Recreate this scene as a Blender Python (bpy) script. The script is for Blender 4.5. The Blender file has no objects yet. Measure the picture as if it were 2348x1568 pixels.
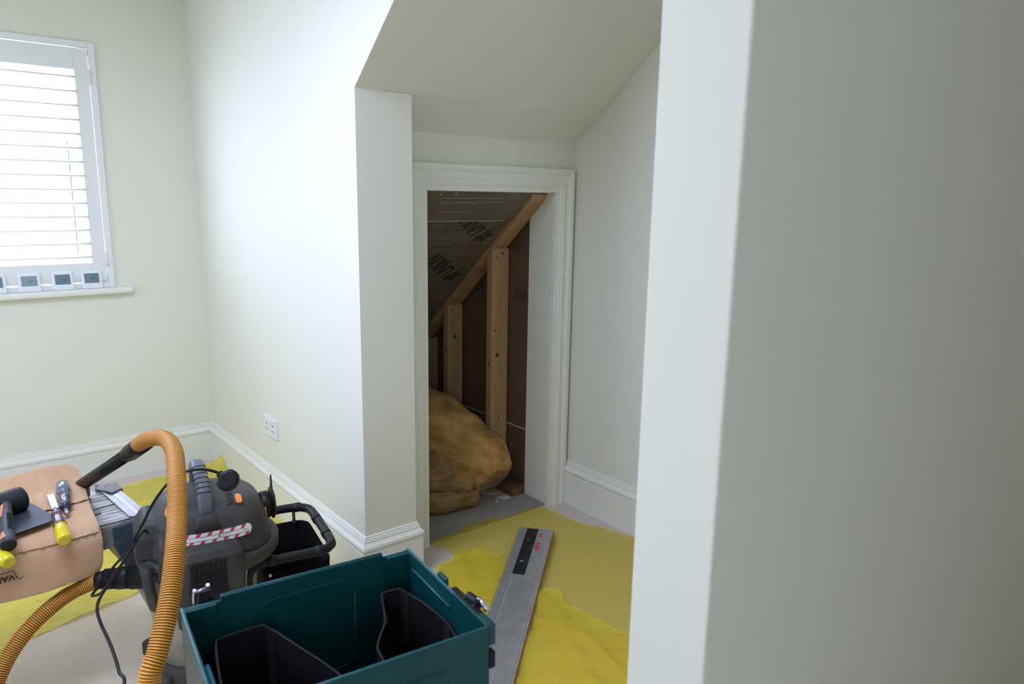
import bpy, bmesh, math, random
from mathutils import Vector, Matrix, noise
from mathutils.geometry import tessellate_polygon
random.seed(7)
PI = math.pi
C = bpy.context.scene.collection
scn = bpy.context.scene
V = Vector

# ------------------------------------------------------------------ camera
CAM_H = 1.40
yaw, pit, rol = 0.686841351, 0.197449792, 0.0162874947
cy, sy, cp, sp, cr, sr = math.cos(yaw), math.sin(yaw), math.cos(pit), math.sin(pit), math.cos(rol), math.sin(rol)
fw = V((sy*cp, cy*cp, -sp)); rt = V((cy, -sy, 0)); up = rt.cross(fw)
rt2 = rt*cr + up*sr; up2 = up*cr - rt*sr
cam_d = bpy.data.cameras.new('camera'); cam = bpy.data.objects.new('camera', cam_d); C.objects.link(cam)
cam.matrix_world = Matrix(((rt2.x, up2.x, -fw.x, 0), (rt2.y, up2.y, -fw.y, 0), (rt2.z, up2.z, -fw.z, CAM_H), (0, 0, 0, 1)))
cam_d.sensor_width = 36; cam_d.lens = 1681.3/2348*36; cam_d.clip_start = 0.02
cam_d.dof.use_dof = True; cam_d.dof.focus_distance = 2.7; cam_d.dof.aperture_fstop = 5.6
scn.camera = cam

# ------------------------------------------------------------------ world, light, exposure
w = bpy.data.worlds.new('world'); scn.world = w; w.use_nodes = True
bg = w.node_tree.nodes['Background']; bg.inputs[0].default_value = (0.70, 0.80, 1.19, 1); bg.inputs[1].default_value = 11.0
scn.view_settings.view_transform = 'Standard'; scn.view_settings.look = 'None'
scn.view_settings.gamma = 1; scn.view_settings.use_curve_mapping = False
scn.view_settings.exposure = 0.08

def portal(name, loc, direction, sx, sy_):
    l = bpy.data.lights.new(name, 'AREA'); l.shape = 'RECTANGLE'; l.size = sx; l.size_y = sy_
    l.cycles.is_portal = True
    o = bpy.data.objects.new(name, l); C.objects.link(o); o.location = loc
    o.rotation_euler = V(direction).to_track_quat('-Z', 'Z' if abs(direction[2]) < .5 else 'Y').to_euler()
portal('daylight_front', (0.14, 4.02, 1.48), (0, -1, 0), 1.2, 1.2)
portal('daylight_left', (-1.72, 2.69, 1.35), (1, 0, 0), .62, .7)
portal('daylight_back', (-1.05, -1.62, 1.42), (0, 1, 0), .6, 1.05)
portal('daylight_added_skylight', (-.1, 1.75, 2.40), (0, 0, -1), 1.2, 1.0)  # unseen ceiling opening, added to brighten the soffit and niche

# ------------------------------------------------------------------ materials
def mat(name, col, rough=.6, metal=0, bump=0, bscale=60, var=0, vscale=8, col2=None, stretch=(1, 1, 1), coat=0, trans=0, alpha=1, detail=4, ior=1.45):
    m = bpy.data.materials.new(name); m.use_nodes = True; nt = m.node_tree; b = nt.nodes['Principled BSDF']
    b.inputs['Base Color'].default_value = (*col, 1); b.inputs['Roughness'].default_value = rough; b.inputs['Metallic'].default_value = metal
    b.inputs['Coat Weight'].default_value = coat; b.inputs['Transmission Weight'].default_value = trans; b.inputs['Alpha'].default_value = alpha
    b.inputs['IOR'].default_value = ior
    tc = nt.nodes.new('ShaderNodeTexCoord'); mp = nt.nodes.new('ShaderNodeMapping'); mp.inputs['Scale'].default_value = stretch
    nt.links.new(tc.outputs['Object'], mp.inputs[0])
    if var or col2:
        n = nt.nodes.new('ShaderNodeTexNoise'); n.inputs['Scale'].default_value = vscale; n.inputs['Detail'].default_value = detail; n.inputs['Roughness'].default_value = .6
        nt.links.new(mp.outputs[0], n.inputs[0])
        r = nt.nodes.new('ShaderNodeValToRGB'); r.color_ramp.elements[0].position = .35; r.color_ramp.elements[1].position = .65
        c2 = col2 or tuple(max(0, c*(1-var)) for c in col)
        r.color_ramp.elements[0].color = (*c2, 1); r.color_ramp.elements[1].color = (*col, 1)
        nt.links.new(n.outputs[0], r.inputs[0]); nt.links.new(r.outputs[0], b.inputs['Base Color'])
    if bump:
        n2 = nt.nodes.new('ShaderNodeTexNoise'); n2.inputs['Scale'].default_value = bscale; n2.inputs['Detail'].default_value = 5
        nt.links.new(mp.outputs[0], n2.inputs[0])
        bp = nt.nodes.new('ShaderNodeBump'); bp.inputs['Strength'].default_value = bump; bp.inputs['Distance'].default_value = .01
        nt.links.new(n2.outputs[0], bp.inputs['Height']); nt.links.new(bp.outputs[0], b.inputs['Normal'])
    return m

M = {}
M['wall'] = mat('painted_wall', (.81, .80, .668), .75, bump=.02, bscale=180)
M['trimw'] = mat('painted_trim', (.84, .835, .735), .38)
M['shutter'] = mat('shutter_white', (.84, .85, .80), .35)
M['carpet'] = mat('beige_carpet', (.86, .77, .66), .95, bump=.45, bscale=420, col2=(.62, .54, .46), vscale=260, detail=6)
M['board'] = mat('floor_protector', (.74, .63, .46), .6, var=.06, vscale=5, bump=.04, bscale=90)
M['chip'] = mat('grey_board', (.33, .31, .275), .7, var=.12, vscale=9, bump=.08, bscale=150)
M['wood'] = mat('pine', (.52, .34, .165), .65, col2=(.42, .26, .115), vscale=26, stretch=(1, 1, .06), bump=.08, bscale=60)
M['woodw'] = mat('pine_rail', (.50, .31, .14), .65, col2=(.38, .22, .09), vscale=14, bump=.06, bscale=60)
M['knot'] = mat('knot', (.09, .045, .02), .7)
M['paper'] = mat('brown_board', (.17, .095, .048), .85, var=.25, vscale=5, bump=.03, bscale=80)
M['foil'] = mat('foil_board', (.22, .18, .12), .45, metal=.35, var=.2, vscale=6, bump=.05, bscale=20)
M['ink'] = mat('black_print', (.012, .011, .010), .6)
M['inkbrown'] = mat('faded_print', (.06, .035, .02), .8)
M['plasterdust'] = mat('plaster_dust', (.52, .47, .41), .9, bump=.6, bscale=120)
M['black'] = mat('black_plastic', (.010, .0105, .011), .42, bump=.03, bscale=200)
M['blackmatt'] = mat('black_fabric', (.005, .005, .006), .95, bump=.3, bscale=500)
M['blackmatt'].node_tree.nodes['Principled BSDF'].inputs['Specular IOR Level'].default_value = .12
M['web'] = mat('webbing', (.030, .026, .023), .9, bump=.4, bscale=600)
M['vac'] = mat('vac_plastic', (.036, .036, .034), .5, col2=(.072, .067, .056), vscale=7, bump=.04, bscale=250)
M['grey'] = mat('grey_plastic', (.13, .15, .17), .42, var=.25, vscale=18, bump=.03, bscale=200)
M['tank'] = mat('milky_tank', (.52, .49, .40), .3, trans=.35, var=.3, vscale=6)
M['orange'] = mat('orange_hose', (.80, .34, .025), .4, coat=.15)
M['hosegroove'] = mat('hose_groove', (.20, .085, .015), .6)
M['orangep'] = mat('orange_plastic', (.80, .25, .04), .4)
M['sticker'] = mat('sticker_white', (.78, .80, .76), .4)
M['red'] = mat('sticker_red', (.62, .03, .06), .4)
M['teal'] = mat('teal_plastic', (.003, .064, .067), .34, var=.16, vscale=6, bump=.03, bscale=120)
M['tealedge'] = mat('scuffed_teal', (.02, .15, .18), .4, var=.2, vscale=40)
M['chrome'] = mat('chrome', (.55, .55, .56), .32, metal=1)
M['alu'] = mat('aluminium', (.56, .57, .56), .42, metal=.75, var=.18, vscale=20, bump=.05, bscale=90)
M['aluw'] = mat('worn_aluminium', (.52, .515, .48), .45, metal=.6, col2=(.22, .20, .165), vscale=38, stretch=(.25, 1, 1), bump=.1, bscale=80)
M['blue'] = mat('blue_foot', (.010, .065, .13), .45, col2=(.10, .09, .06), vscale=60)
M['tape'] = mat('duct_tape', (.16, .17, .17), .35, bump=.4, bscale=70)
M['leather'] = mat('suede_leather', (.62, .39, .215), .85, var=.16, vscale=9, bump=.25, bscale=260)
M['stitch'] = mat('stitching', (.78, .68, .52), .7)
M['rivet'] = mat('rivet', (.62, .50, .32), .3, metal=.8)
M['rubber'] = mat('black_rubber', (.008, .009, .010), .55, var=.3, vscale=14, bump=.06, bscale=120)
M['greyrub'] = mat('grey_rubber', (.036, .043, .050), .5, var=.3, vscale=40, bump=.05, bscale=200)
M['salmon'] = mat('salmon_plastic', (.62, .24, .13), .5, var=.15, vscale=60)
M['steel'] = mat('steel', (.42, .43, .43), .35, metal=.9, var=.3, vscale=50)
M['yelh'] = mat('yellow_handle', (.78, .64, .012), .2, coat=.5, trans=.15)
M['purh'] = mat('purple_handle', (.13, .065, .085), .25, coat=.4)
M['bluh'] = mat('smoky_handle', (.15, .19, .24), .18, coat=.5, trans=.2)
M['darkh'] = mat('navy_handle', (.03, .035, .07), .22, coat=.4)
M['lcd'] = mat('lcd', (.155, .225, .24), .25)
M['lcdink'] = mat('lcd_digits', (.07, .11, .12), .4)
M['device'] = mat('white_device', (.82, .84, .86), .3)
M['socket'] = mat('socket_white', (.84, .84, .80), .3)
M['pins'] = mat('socket_holes', (.05, .05, .045), .7)
M['insul'] = mat('glass_wool', (.66, .40, .13), .95, col2=(.36, .18, .045), vscale=11, detail=9, bump=1.0, bscale=90, stretch=(1, .45, 1.4))
M['insulcut'] = mat('glass_wool_layers', (.42, .26, .10), .95, col2=(.22, .13, .045), vscale=14, stretch=(1, 1, 3), detail=8, bump=1.2, bscale=40)
M['rail_red'] = mat('splinter_strip', (.28, .07, .03), .6)

for k_ in ('black', 'vac'): M[k_].node_tree.nodes['Principled BSDF'].inputs['Specular IOR Level'].default_value = .28

# translucent yellow film: tinted see-through plastic with a glossy skin
def film_mat(name, tint, fac, base=(.97, .83, .10), bump=.32):
    m = bpy.data.materials.new(name); m.use_nodes = True; nt = m.node_tree
    for n in list(nt.nodes):
        if n.type != 'OUTPUT_MATERIAL': nt.nodes.remove(n)
    out = [n for n in nt.nodes if n.type == 'OUTPUT_MATERIAL'][0]
    tr = nt.nodes.new('ShaderNodeBsdfTransparent'); tr.inputs[0].default_value = (*tint, 1)
    p = nt.nodes.new('ShaderNodeBsdfPrincipled'); p.inputs['Base Color'].default_value = (*base, 1); p.inputs['Roughness'].default_value = .22
    tc = nt.nodes.new('ShaderNodeTexCoord'); nz = nt.nodes.new('ShaderNodeTexNoise'); nz.inputs['Scale'].default_value = 5; nz.inputs['Detail'].default_value = 5; nz.inputs['Distortion'].default_value = 2.5
    nt.links.new(tc.outputs['Object'], nz.inputs[0])
    bp = nt.nodes.new('ShaderNodeBump'); bp.inputs['Strength'].default_value = bump; bp.inputs['Distance'].default_value = .02
    nt.links.new(nz.outputs[0], bp.inputs['Height']); nt.links.new(bp.outputs[0], p.inputs['Normal'])
    mx = nt.nodes.new('ShaderNodeMixShader'); mx.inputs[0].default_value = fac
    nt.links.new(tr.outputs[0], mx.inputs[1]); nt.links.new(p.outputs[0], mx.inputs[2]); nt.links.new(mx.outputs[0], out.inputs[0])
    return m
M['film'] = film_mat('yellow_film', (.95, .89, .52), .22)
M['filmthick'] = film_mat('yellow_film_layered', (.98, .88, .20), .42, bump=.6)
M['filmlit'] = film_mat('yellow_film_lit', (.99, .95, .45), .48, (.98, .85, .13), .5)  # same film as in the niche, its brighter lighting put into the colour
def glass_mat():
    m = bpy.data.materials.new('window_glass'); m.use_nodes = True; nt = m.node_tree
    for n in list(nt.nodes):
        if n.type != 'OUTPUT_MATERIAL': nt.nodes.remove(n)
    out = [n for n in nt.nodes if n.type == 'OUTPUT_MATERIAL'][0]
    tr = nt.nodes.new('ShaderNodeBsdfTransparent'); g = nt.nodes.new('ShaderNodeBsdfGlossy'); g.inputs['Roughness'].default_value = .02
    mx = nt.nodes.new('ShaderNodeMixShader'); mx.inputs[0].default_value = .05
    nt.links.new(tr.outputs[0], mx.inputs[1]); nt.links.new(g.outputs[0], mx.inputs[2]); nt.links.new(mx.outputs[0], out.inputs[0])
    return m
M['glass'] = glass_mat()

# ------------------------------------------------------------------ mesh helpers (everything in world metres)
def addv(bm, pts): return [bm.verts.new(p) for p in pts]
def box(bm, lo, hi, mi=0, mw=None):
    x0, y0, z0 = lo; x1, y1, z1 = hi
    vs = [V((x, y, z)) for x in (x0, x1) for y in (y0, y1) for z in (z0, z1)]
    if mw is not None: vs = [mw @ v for v in vs]
    v = addv(bm, vs)
    for f in ((0, 1, 3, 2), (4, 6, 7, 5), (0, 4, 5, 1), (2, 3, 7, 6), (0, 2, 6, 4), (1, 5, 7, 3)):
        bm.faces.new([v[i] for i in f]).material_index = mi
def rbox(bm, lo, hi, r=.005, seg=2, mi=0, mw=None):
    b2 = bmesh.new(); box(b2, lo, hi)
    bmesh.ops.bevel(b2, geom=b2.edges[:], offset=r, segments=seg, affect='EDGES', profile=.5)
    merge(bm, b2, mi, mw)
def merge(bm, b2, mi=0, mw=None):
    vm = {}
    for v in b2.verts: vm[v] = bm.verts.new(mw @ v.co if mw is not None else v.co)
    for f in b2.faces:
        try:
            nf = bm.faces.new([vm[v] for v in f.verts]); nf.material_index = mi if mi is not None else f.material_index; nf.smooth = f.smooth
        except ValueError: pass
    b2.free()
def prism(bm, poly, vec, mi=0):
    """closed polygon (3D points) extruded by vec"""
    vec = V(vec); a = addv(bm, [V(p) for p in poly]); b = addv(bm, [V(p)+vec for p in poly]); n = len(poly)
    fs = []
    if n <= 4:
        fs.append(bm.faces.new(a)); fs.append(bm.faces.new(b[::-1]))
    else:
        for t in tessellate_polygon([[V(p) for p in poly]]):
            fs.append(bm.faces.new([a[i] for i in t])); fs.append(bm.faces.new([b[i] for i in t[::-1]]))
    for i in range(n):
        j = (i+1) % n; fs.append(bm.faces.new([a[i], b[i], b[j], a[j]]))
    for f in fs: f.material_index = mi
def smooth_path(pts, n=8):
    pts = [V(p) for p in pts]
    P = [pts[0]*2-pts[1]] + pts + [pts[-1]*2-pts[-2]]; out = []
    for i in range(1, len(P)-2):
        p0, p1, p2, p3 = P[i-1:i+3]
        for k in range(n):
            t = k/n
            out.append(.5*((2*p1)+(-p0+p2)*t+(2*p0-5*p1+4*p2-p3)*t*t+(-p0+3*p1-3*p2+p3)*t**3))
    out.append(P[-2].copy()); return out
def resample(pts, step):
    out = [pts[0].copy()]; acc = 0
    for a, b in zip(pts, pts[1:]):
        L = (b-a).length
        while acc+L >= step and L > 0:
            t = (step-acc)/L; a = a.lerp(b, t); out.append(a.copy()); L = (b-a).length; acc = 0
        acc += L
    return out
def tube(bm, pts, r, seg=12, mi=0, cap=True, section=None, mifun=None, upv=None):
    """sweep a circle (or section list of (a,b) offsets) along pts; r float or function(i)"""
    pts = [V(p) for p in pts]; n = len(pts); rings = []
    t0 = (pts[1]-pts[0]).normalized()
    u = V(upv) if upv else (V((0, 0, 1)) if abs(t0.z) < .9 else V((1, 0, 0)))
    u = (u-t0*u.dot(t0)).normalized()
    for i, p in enumerate(pts):
        t = (pts[min(i+1, n-1)]-pts[max(i-1, 0)]).normalized()
        u = (u-t*u.dot(t)).normalized(); s = t.cross(u)
        rr = r(i) if callable(r) else r
        if section: ring = [bm.verts.new(p+u*(b*rr)+s*(a*rr)) for a, b in section]
        else: ring = [bm.verts.new(p+u*(math.cos(k*2*PI/seg)*rr)+s*(math.sin(k*2*PI/seg)*rr)) for k in range(seg)]
        rings.append(ring)
    m = len(rings[0])
    for i in range(n-1):
        for k in range(m):
            f = bm.faces.new([rings[i][k], rings[i][(k+1) % m], rings[i+1][(k+1) % m], rings[i+1][k]])
            f.material_index = mifun(i) if mifun else mi; f.smooth = True
    if cap:
        for R_, rev in ((rings[0], True), (rings[-1], False)):
            try: f = bm.faces.new(R_[::-1] if rev else R_); f.material_index = mifun(0) if mifun else mi
            except ValueError: pass
def rrect(hx, hy, r, seg=4):
    out = []
    for cx_, cy_, a0 in ((hx-r, hy-r, 0), (-hx+r, hy-r, 90), (-hx+r, -hy+r, 180), (hx-r, -hy+r, 270)):
        for k in range(seg+1):
            a = math.radians(a0+90*k/seg); out.append((cx_+r*math.cos(a), cy_+r*math.sin(a)))
    return out
def superell(hx, hy, e=2.6, n=40):
    out = []
    for k in range(n):
        a = 2*PI*k/n; c, s = math.cos(a), math.sin(a)
        out.append((hx*math.copysign(abs(c)**(2/e), c), hy*math.copysign(abs(s)**(2/e), s)))
    return out
def loft(bm, sections, mi=0, cap0=True, cap1=True, mw=None, closed=True, smooth=True):
    """sections: list of lists of 3D points, same count"""
    R_ = [addv(bm, [(mw @ V(p)) if mw is not None else V(p) for p in s]) for s in sections]; m = len(R_[0])
    for i in range(len(R_)-1):
        for k in range(m if closed else m-1):
            f = bm.faces.new([R_[i][k], R_[i][(k+1) % m], R_[i+1][(k+1) % m], R_[i+1][k]]); f.material_index = mi; f.smooth = smooth
    if cap0: bm.faces.new(R_[0][::-1]).material_index = mi
    if cap1: bm.faces.new(R_[-1]).material_index = mi
def lathe(bm, prof, c, seg=40, mi=0, axis=(0, 0, 1), cap=True):
    """prof list of (r, h) along axis from c"""
    ax = V(axis).normalized(); q = ax.to_track_quat('Z', 'Y').to_matrix()
    secs = [[V(c)+q @ V((r*math.cos(k*2*PI/seg), r*math.sin(k*2*PI/seg), h)) for k in range(seg)] for r, h in prof]
    loft(bm, secs, mi, cap, cap)
def disc_slab(bm, c, nrm, rx, ry, th=.0006, mi=1, seg=14, rot=0):
    q = V(nrm).normalized().to_track_quat('Z', 'Y').to_matrix()
    pts = []
    for k in range(seg):
        a = 2*PI*k/seg; x, y = rx*math.cos(a), ry*math.sin(a)
        pts.append(V(c)+q @ V((x*math.cos(rot)-y*math.sin(rot), x*math.sin(rot)+y*math.cos(rot), 0)))
    b0 = addv(bm, pts); b1 = addv(bm, [p+V(nrm).normalized()*th for p in pts])
    bm.faces.new(b1).material_index = mi
    for k in range(seg):
        bm.faces.new([b0[k], b0[(k+1) % seg], b1[(k+1) % seg], b1[k]]).material_index = mi

def obj(name, bm, mats, parent=None, bevel=0, loc=None, recalc=True, smooth_angle=None):
    if recalc: bmesh.ops.recalc_face_normals(bm, faces=bm.faces[:])
    if parent is not None:
        inv = parent.matrix_world.inverted(); bm.transform(inv)
    else:
        if loc is None:
            xs = [v.co for v in bm.verts]
            loc = V(((min(v.x for v in xs)+max(v.x for v in xs))/2, (min(v.y for v in xs)+max(v.y for v in xs))/2, min(v.z for v in xs)))
        bm.transform(Matrix.Translation(-V(loc)))
    me = bpy.data.meshes.new(name); bm.to_mesh(me); bm.free()
    for m in (mats if isinstance(mats, (list, tuple)) else [mats]): me.materials.append(M[m] if isinstance(m, str) else m)
    o = bpy.data.objects.new(name, me); C.objects.link(o)
    if parent is not None: o.parent = parent; 
    else: o.location = loc
    if bevel:
        bv = o.modifiers.new('bevel', 'BEVEL'); bv.width = bevel; bv.segments = 2; bv.limit_method = 'ANGLE'; bv.angle_limit = .6
    bpy.context.view_layer.update()
    return o
def thing(name, label, cat, loc=(0, 0, 0), rz=0, group=None):
    o = bpy.data.objects.new(name, None); C.objects.link(o); o.location = loc; o.rotation_euler = (0, 0, rz)
    o.empty_display_size = .05; o['label'] = label; o['category'] = cat
    if group: o['group'] = group
    bpy.context.view_layer.update(); return o
def tag(o, label, cat, group=None, kind=None):
    o['label'] = label; o['category'] = cat
    if group: o['group'] = group
    if kind: o['kind'] = kind
    return o
def struct(name, bm, m, parent=None, **k):
    o = obj(name, bm, m, parent, **k)
    if parent is None: o['kind'] = 'structure'
    return o
def text_bm(s, size, mw, depth=.0004, bold=0.0, font_scale=(1, 1), mi=0, bm=None, shear=0):
    cu = bpy.data.curves.new('t', 'FONT'); cu.body = s; cu.size = size; cu.extrude = depth; cu.offset = bold; cu.align_x = 'CENTER'; cu.align_y = 'CENTER'; cu.shear = shear
    o = bpy.data.objects.new('t', cu); C.objects.link(o); bpy.context.view_layer.update()
    me = o.to_mesh(); b2 = bmesh.new(); b2.from_mesh(me); o.to_mesh_clear(); bpy.data.objects.remove(o); bpy.data.curves.remove(cu)
    bm = bm or bmesh.new(); merge(bm, b2, mi, mw @ Matrix.Diagonal((font_scale[0], font_scale[1], 1, 1))); return bm
def frame_mat(o, x, y):
    """matrix whose local x,y lie along given world directions at o"""
    x = V(x).normalized(); y = V(y); y = (y-x*y.dot(x)).normalized(); z = x.cross(y)
    return Matrix(((x.x, y.x, z.x, o[0]), (x.y, y.y, z.y, o[1]), (x.z, y.z, z.z, o[2]), (0, 0, 0, 1)))

# ------------------------------------------------------------------ room shell
X2, Y1, YP, ZP = 1.137, 3.877, 2.187, 1.725          # cheek wall, window wall, pier face, pier top
X3, X4, YD = 1.345, 2.248, 2.345                      # pier right edge, niche right wall, door wall
ZC = 2.277; XL, YB = -1.6, -1.5
PX, PY0, PY1 = .69, .464, .584                        # near partition
ZD = 1.618                                            # soffit height at door wall
YS = YP-(ZC-ZP)/.84                                   # where the slope meets the flat ceiling
def wall_with_hole(bm, axis, at, th, a0, a1, z0, z1, holes):
    """axis 'x': wall in plane x=at (thickness th), spans a=y; axis 'y' likewise"""
    cuts = sorted({a0, a1, *[h[0] for h in holes], *[h[1] for h in holes]})
    for a, b in zip(cuts, cuts[1:]):
        zs = [(z0, z1)]
        for h in holes:
            if h[0] <= a and b <= h[1]:
                zs = [(z0, h[2]), (h[3], z1)]
        for c, d in zs:
            if d-c < 1e-4: continue
            if axis == 'y': box(bm, (a, at, c), (b, at+th, d))
            else: box(bm, (at, a, c), (at+th, b, d))
def slab_poly(pts, vec):
    bm = bmesh.new(); prism(bm, pts, vec); return bm

bm = bmesh.new(); box(bm, (XL-.15, YB-.15, -.12), (2.6, 4.1, 0)); struct('floor', bm, 'carpet')
WX0, WX1, WZ0, WZ1 = -.45, .734, .944, 2.036
bm = bmesh.new(); wall_with_hole(bm, 'y', Y1, .16, XL-.15, X2+.13, 0, ZC+.1, [(WX0, WX1, WZ0, WZ1)]); struct('wall_window', bm, 'wall')
# cheek wall with the raked upper edge, its outer corner is the pier corner
bm = slab_poly([(X2, Y1, 0), (X2, YP, 0), (X2, YP, ZP+.003), (X2, YS, ZC+.003), (X2, YS, ZC+.1), (X2, Y1, ZC+.1)], (.10, 0, 0)); struct('wall_cheek', bm, 'wall')
bm = bmesh.new(); box(bm, (X2+.0004, YP-.0004, 0), (X3, YD+.14, ZP-.002))
for v in bm.verts:
    if v.co.z > 1 and v.co.y > YP+.05: v.co.z = ZD-.1
struct('wall_pier', bm, 'wall')
# door wall with opening
OX0, OX1, OZ = 1.494, 2.136, 1.414
bm = bmesh.new(); wall_with_hole(bm, 'y', YD, .135, X3-.002, X4+.1, 0, ZD+.06, [(OX0, OX1, -.01, OZ)])
for v in bm.verts:
    if v.co.z > 1.6 and v.co.y > YD+.05: v.co.z = ZD-.045
struct('wall_door', bm, 'wall')
bm = slab_poly([(X4, YD+.1, 0), (X4, PY1-.02, 0), (X4, PY1-.02, ZC+.05), (X4, YS, ZC+.05), (X4, YP, ZP+.05), (X4, YD, ZD+.04), (X4, YD+.1, ZD+.04)], (.1, 0, 0)); struct('wall_niche', bm, 'wall')
# soffit following the roof
bm = bmesh.new(); prism(bm, [(X2+.0003, YD+.02, ZD-.012), (X2+.0003, YP, ZP), (X2+.0003, YS, ZC), (X2+.0003, YS, ZC+.1), (X2+.0003, YP, ZP+.1), (X2+.0003, YD+.02, ZD+.1)], (X4+.1-X2, 0, 0)); struct('ceiling_slope', bm, 'wall')
bm = bmesh.new(); box(bm, (XL-.15, YB-.15, ZC), (-.7, Y1+.05, ZC+.1)); box(bm, (.5, YB-.15, ZC), (X2+.001, Y1+.05, ZC+.1)); box(bm, (-.7, YB-.15, ZC), (.5, 1.3, ZC+.1)); box(bm, (-.7, 2.2, ZC), (.5, Y1+.05, ZC+.1)); box(bm, (X2+.001, YB-.15, ZC), (2.6, YS, ZC+.1)); struct('ceiling', bm, 'wall')
bm = bmesh.new(); wall_with_hole(bm, 'x', XL-.15, .15, YB-.15, Y1+.16, 0, ZC+.1, [(2.38, 3.0, 1.0, 1.7)]); struct('wall_left', bm, 'wall')
bm = bmesh.new(); wall_with_hole(bm, 'y', YB-.15, .15, XL, 2.6, 0, ZC+.1, [(-1.35, -.75, .9, 1.95)]); struct('wall_back', bm, 'wall')
bm = bmesh.new(); rbox(bm, (PX, PY0, -.01), (2.5, PY1, ZC+.01), .003); struct('wall_partition', bm, 'wall')
bm = bmesh.new(); box(bm, (2.45, YB, 0), (2.6, PY0, ZC)); struct('wall_right', bm, 'wall')

# skirting: profile (out, up)
SK = [(0, 0), (.020, 0), (.020, .146), (.0165, .148), (.0165, .151), (.0215, .154), (.0235, .162), (.0215, .170), (.015, .177), (.013, .181), (.0115, .183), (.0125, .188), (.0095, .192), (.0095, .196), (.006, .198), (.006, .203), (.003, .205), (.0, .205)]
def skirting(name, pts, left=True):
    """pts in plan; profile sticks out to the right-hand side of travel"""
    bm = bmesh.new(); P = [V((x, y, 0)) for x, y in pts]; secs = []
    for i, p in enumerate(P):
        def nrm(a, b):
            d = (b-a).normalized(); return V((d.y, -d.x, 0))
        ns = []
        if i > 0: ns.append(nrm(P[i-1], p))
        if i < len(P)-1: ns.append(nrm(p, P[i+1]))
        n = ns[0] if len(ns) == 1 else (ns[0]+ns[1])/(1+ns[0].dot(ns[1]))
        secs.append([p+n*o+V((0, 0, h)) for o, h in SK])
    loft(bm, secs, smooth=False); return struct(name, bm, 'trimw')
skirting('baseboard_window', [(XL, Y1), (X2-.0, Y1), (X2, YP), (X3, YP), (X3, YD-.02)])
skirting('baseboard_niche', [(X4, YD-.02), (X4, PY1+.01)])

# architrave round the low door, mitred
AR = [(0, 0), (0, .018), (.012, .0185), (.016, .016), (.020, .0185), (.024, .016), (.028, .0195), (.036, .0205), (.046, .024), (.054, .0205), (.060, .0195), (.070, .021), (.078, .0265), (.084, .0285), (.097, .0285), (.098, 0)]
def architrave(name, x0, x1, zt, y, ward=-1):
    bm = bmesh.new(); secs = []
    for (bx, bz, dx, dz) in ((x0, 0, -1, 0), (x0, zt, -1, 1), (x1, zt, 1, 1), (x1, 0, 1, 0)):
        secs.append([V((bx+dx*a, y+ward*b, bz+dz*a)) for a, b in AR])
    loft(bm, secs, smooth=False); return struct(name, bm, 'trimw')
architrave('trim_1', OX0, OX1, OZ, YD)
# door lining (jambs and head)
bm = bmesh.new(); box(bm, (OX1-.002, YD-.004, 0), (OX1+.02, YD+.147, OZ+.002)); box(bm, (OX0-.02, YD-.004, 0), (OX0+.002, YD+.147, OZ+.002)); box(bm, (OX0, YD-.004, OZ-.002), (OX1, YD+.022, OZ+.02))
struct('trim_2', bm, 'wall')

# ------------------------------------------------------------------ window with plantation shutter
bm = bmesh.new()   # outer sash frame in the reveal
for lo, hi in (((WX0, Y1+.07, WZ0), (WX0+.05, Y1+.13, WZ1)), ((WX1-.05, Y1+.07, WZ0), (WX1, Y1+.13, WZ1)), ((WX0, Y1+.07, WZ0), (WX1, Y1+.13, WZ0+.05)), ((WX0, Y1+.07, WZ1-.05), (WX1, Y1+.13, WZ1))): box(bm, lo, hi)
win = struct('window_1', bm, 'shutter')
bm = bmesh.new(); box(bm, (WX0+.05, Y1+.098, WZ0+.05), (WX1-.05, Y1+.102, WZ1-.05)); obj('pane', bm, 'glass', win)
bm = bmesh.new()
rbox(bm, (WX0-.06, Y1-.045, WZ0-.030), (WX1+.072, Y1+.07, WZ0), .012, 4); s_ = struct('window_sill', bm, 'trimw', win); s_['label'] = 'rounded white window sill board'

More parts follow.
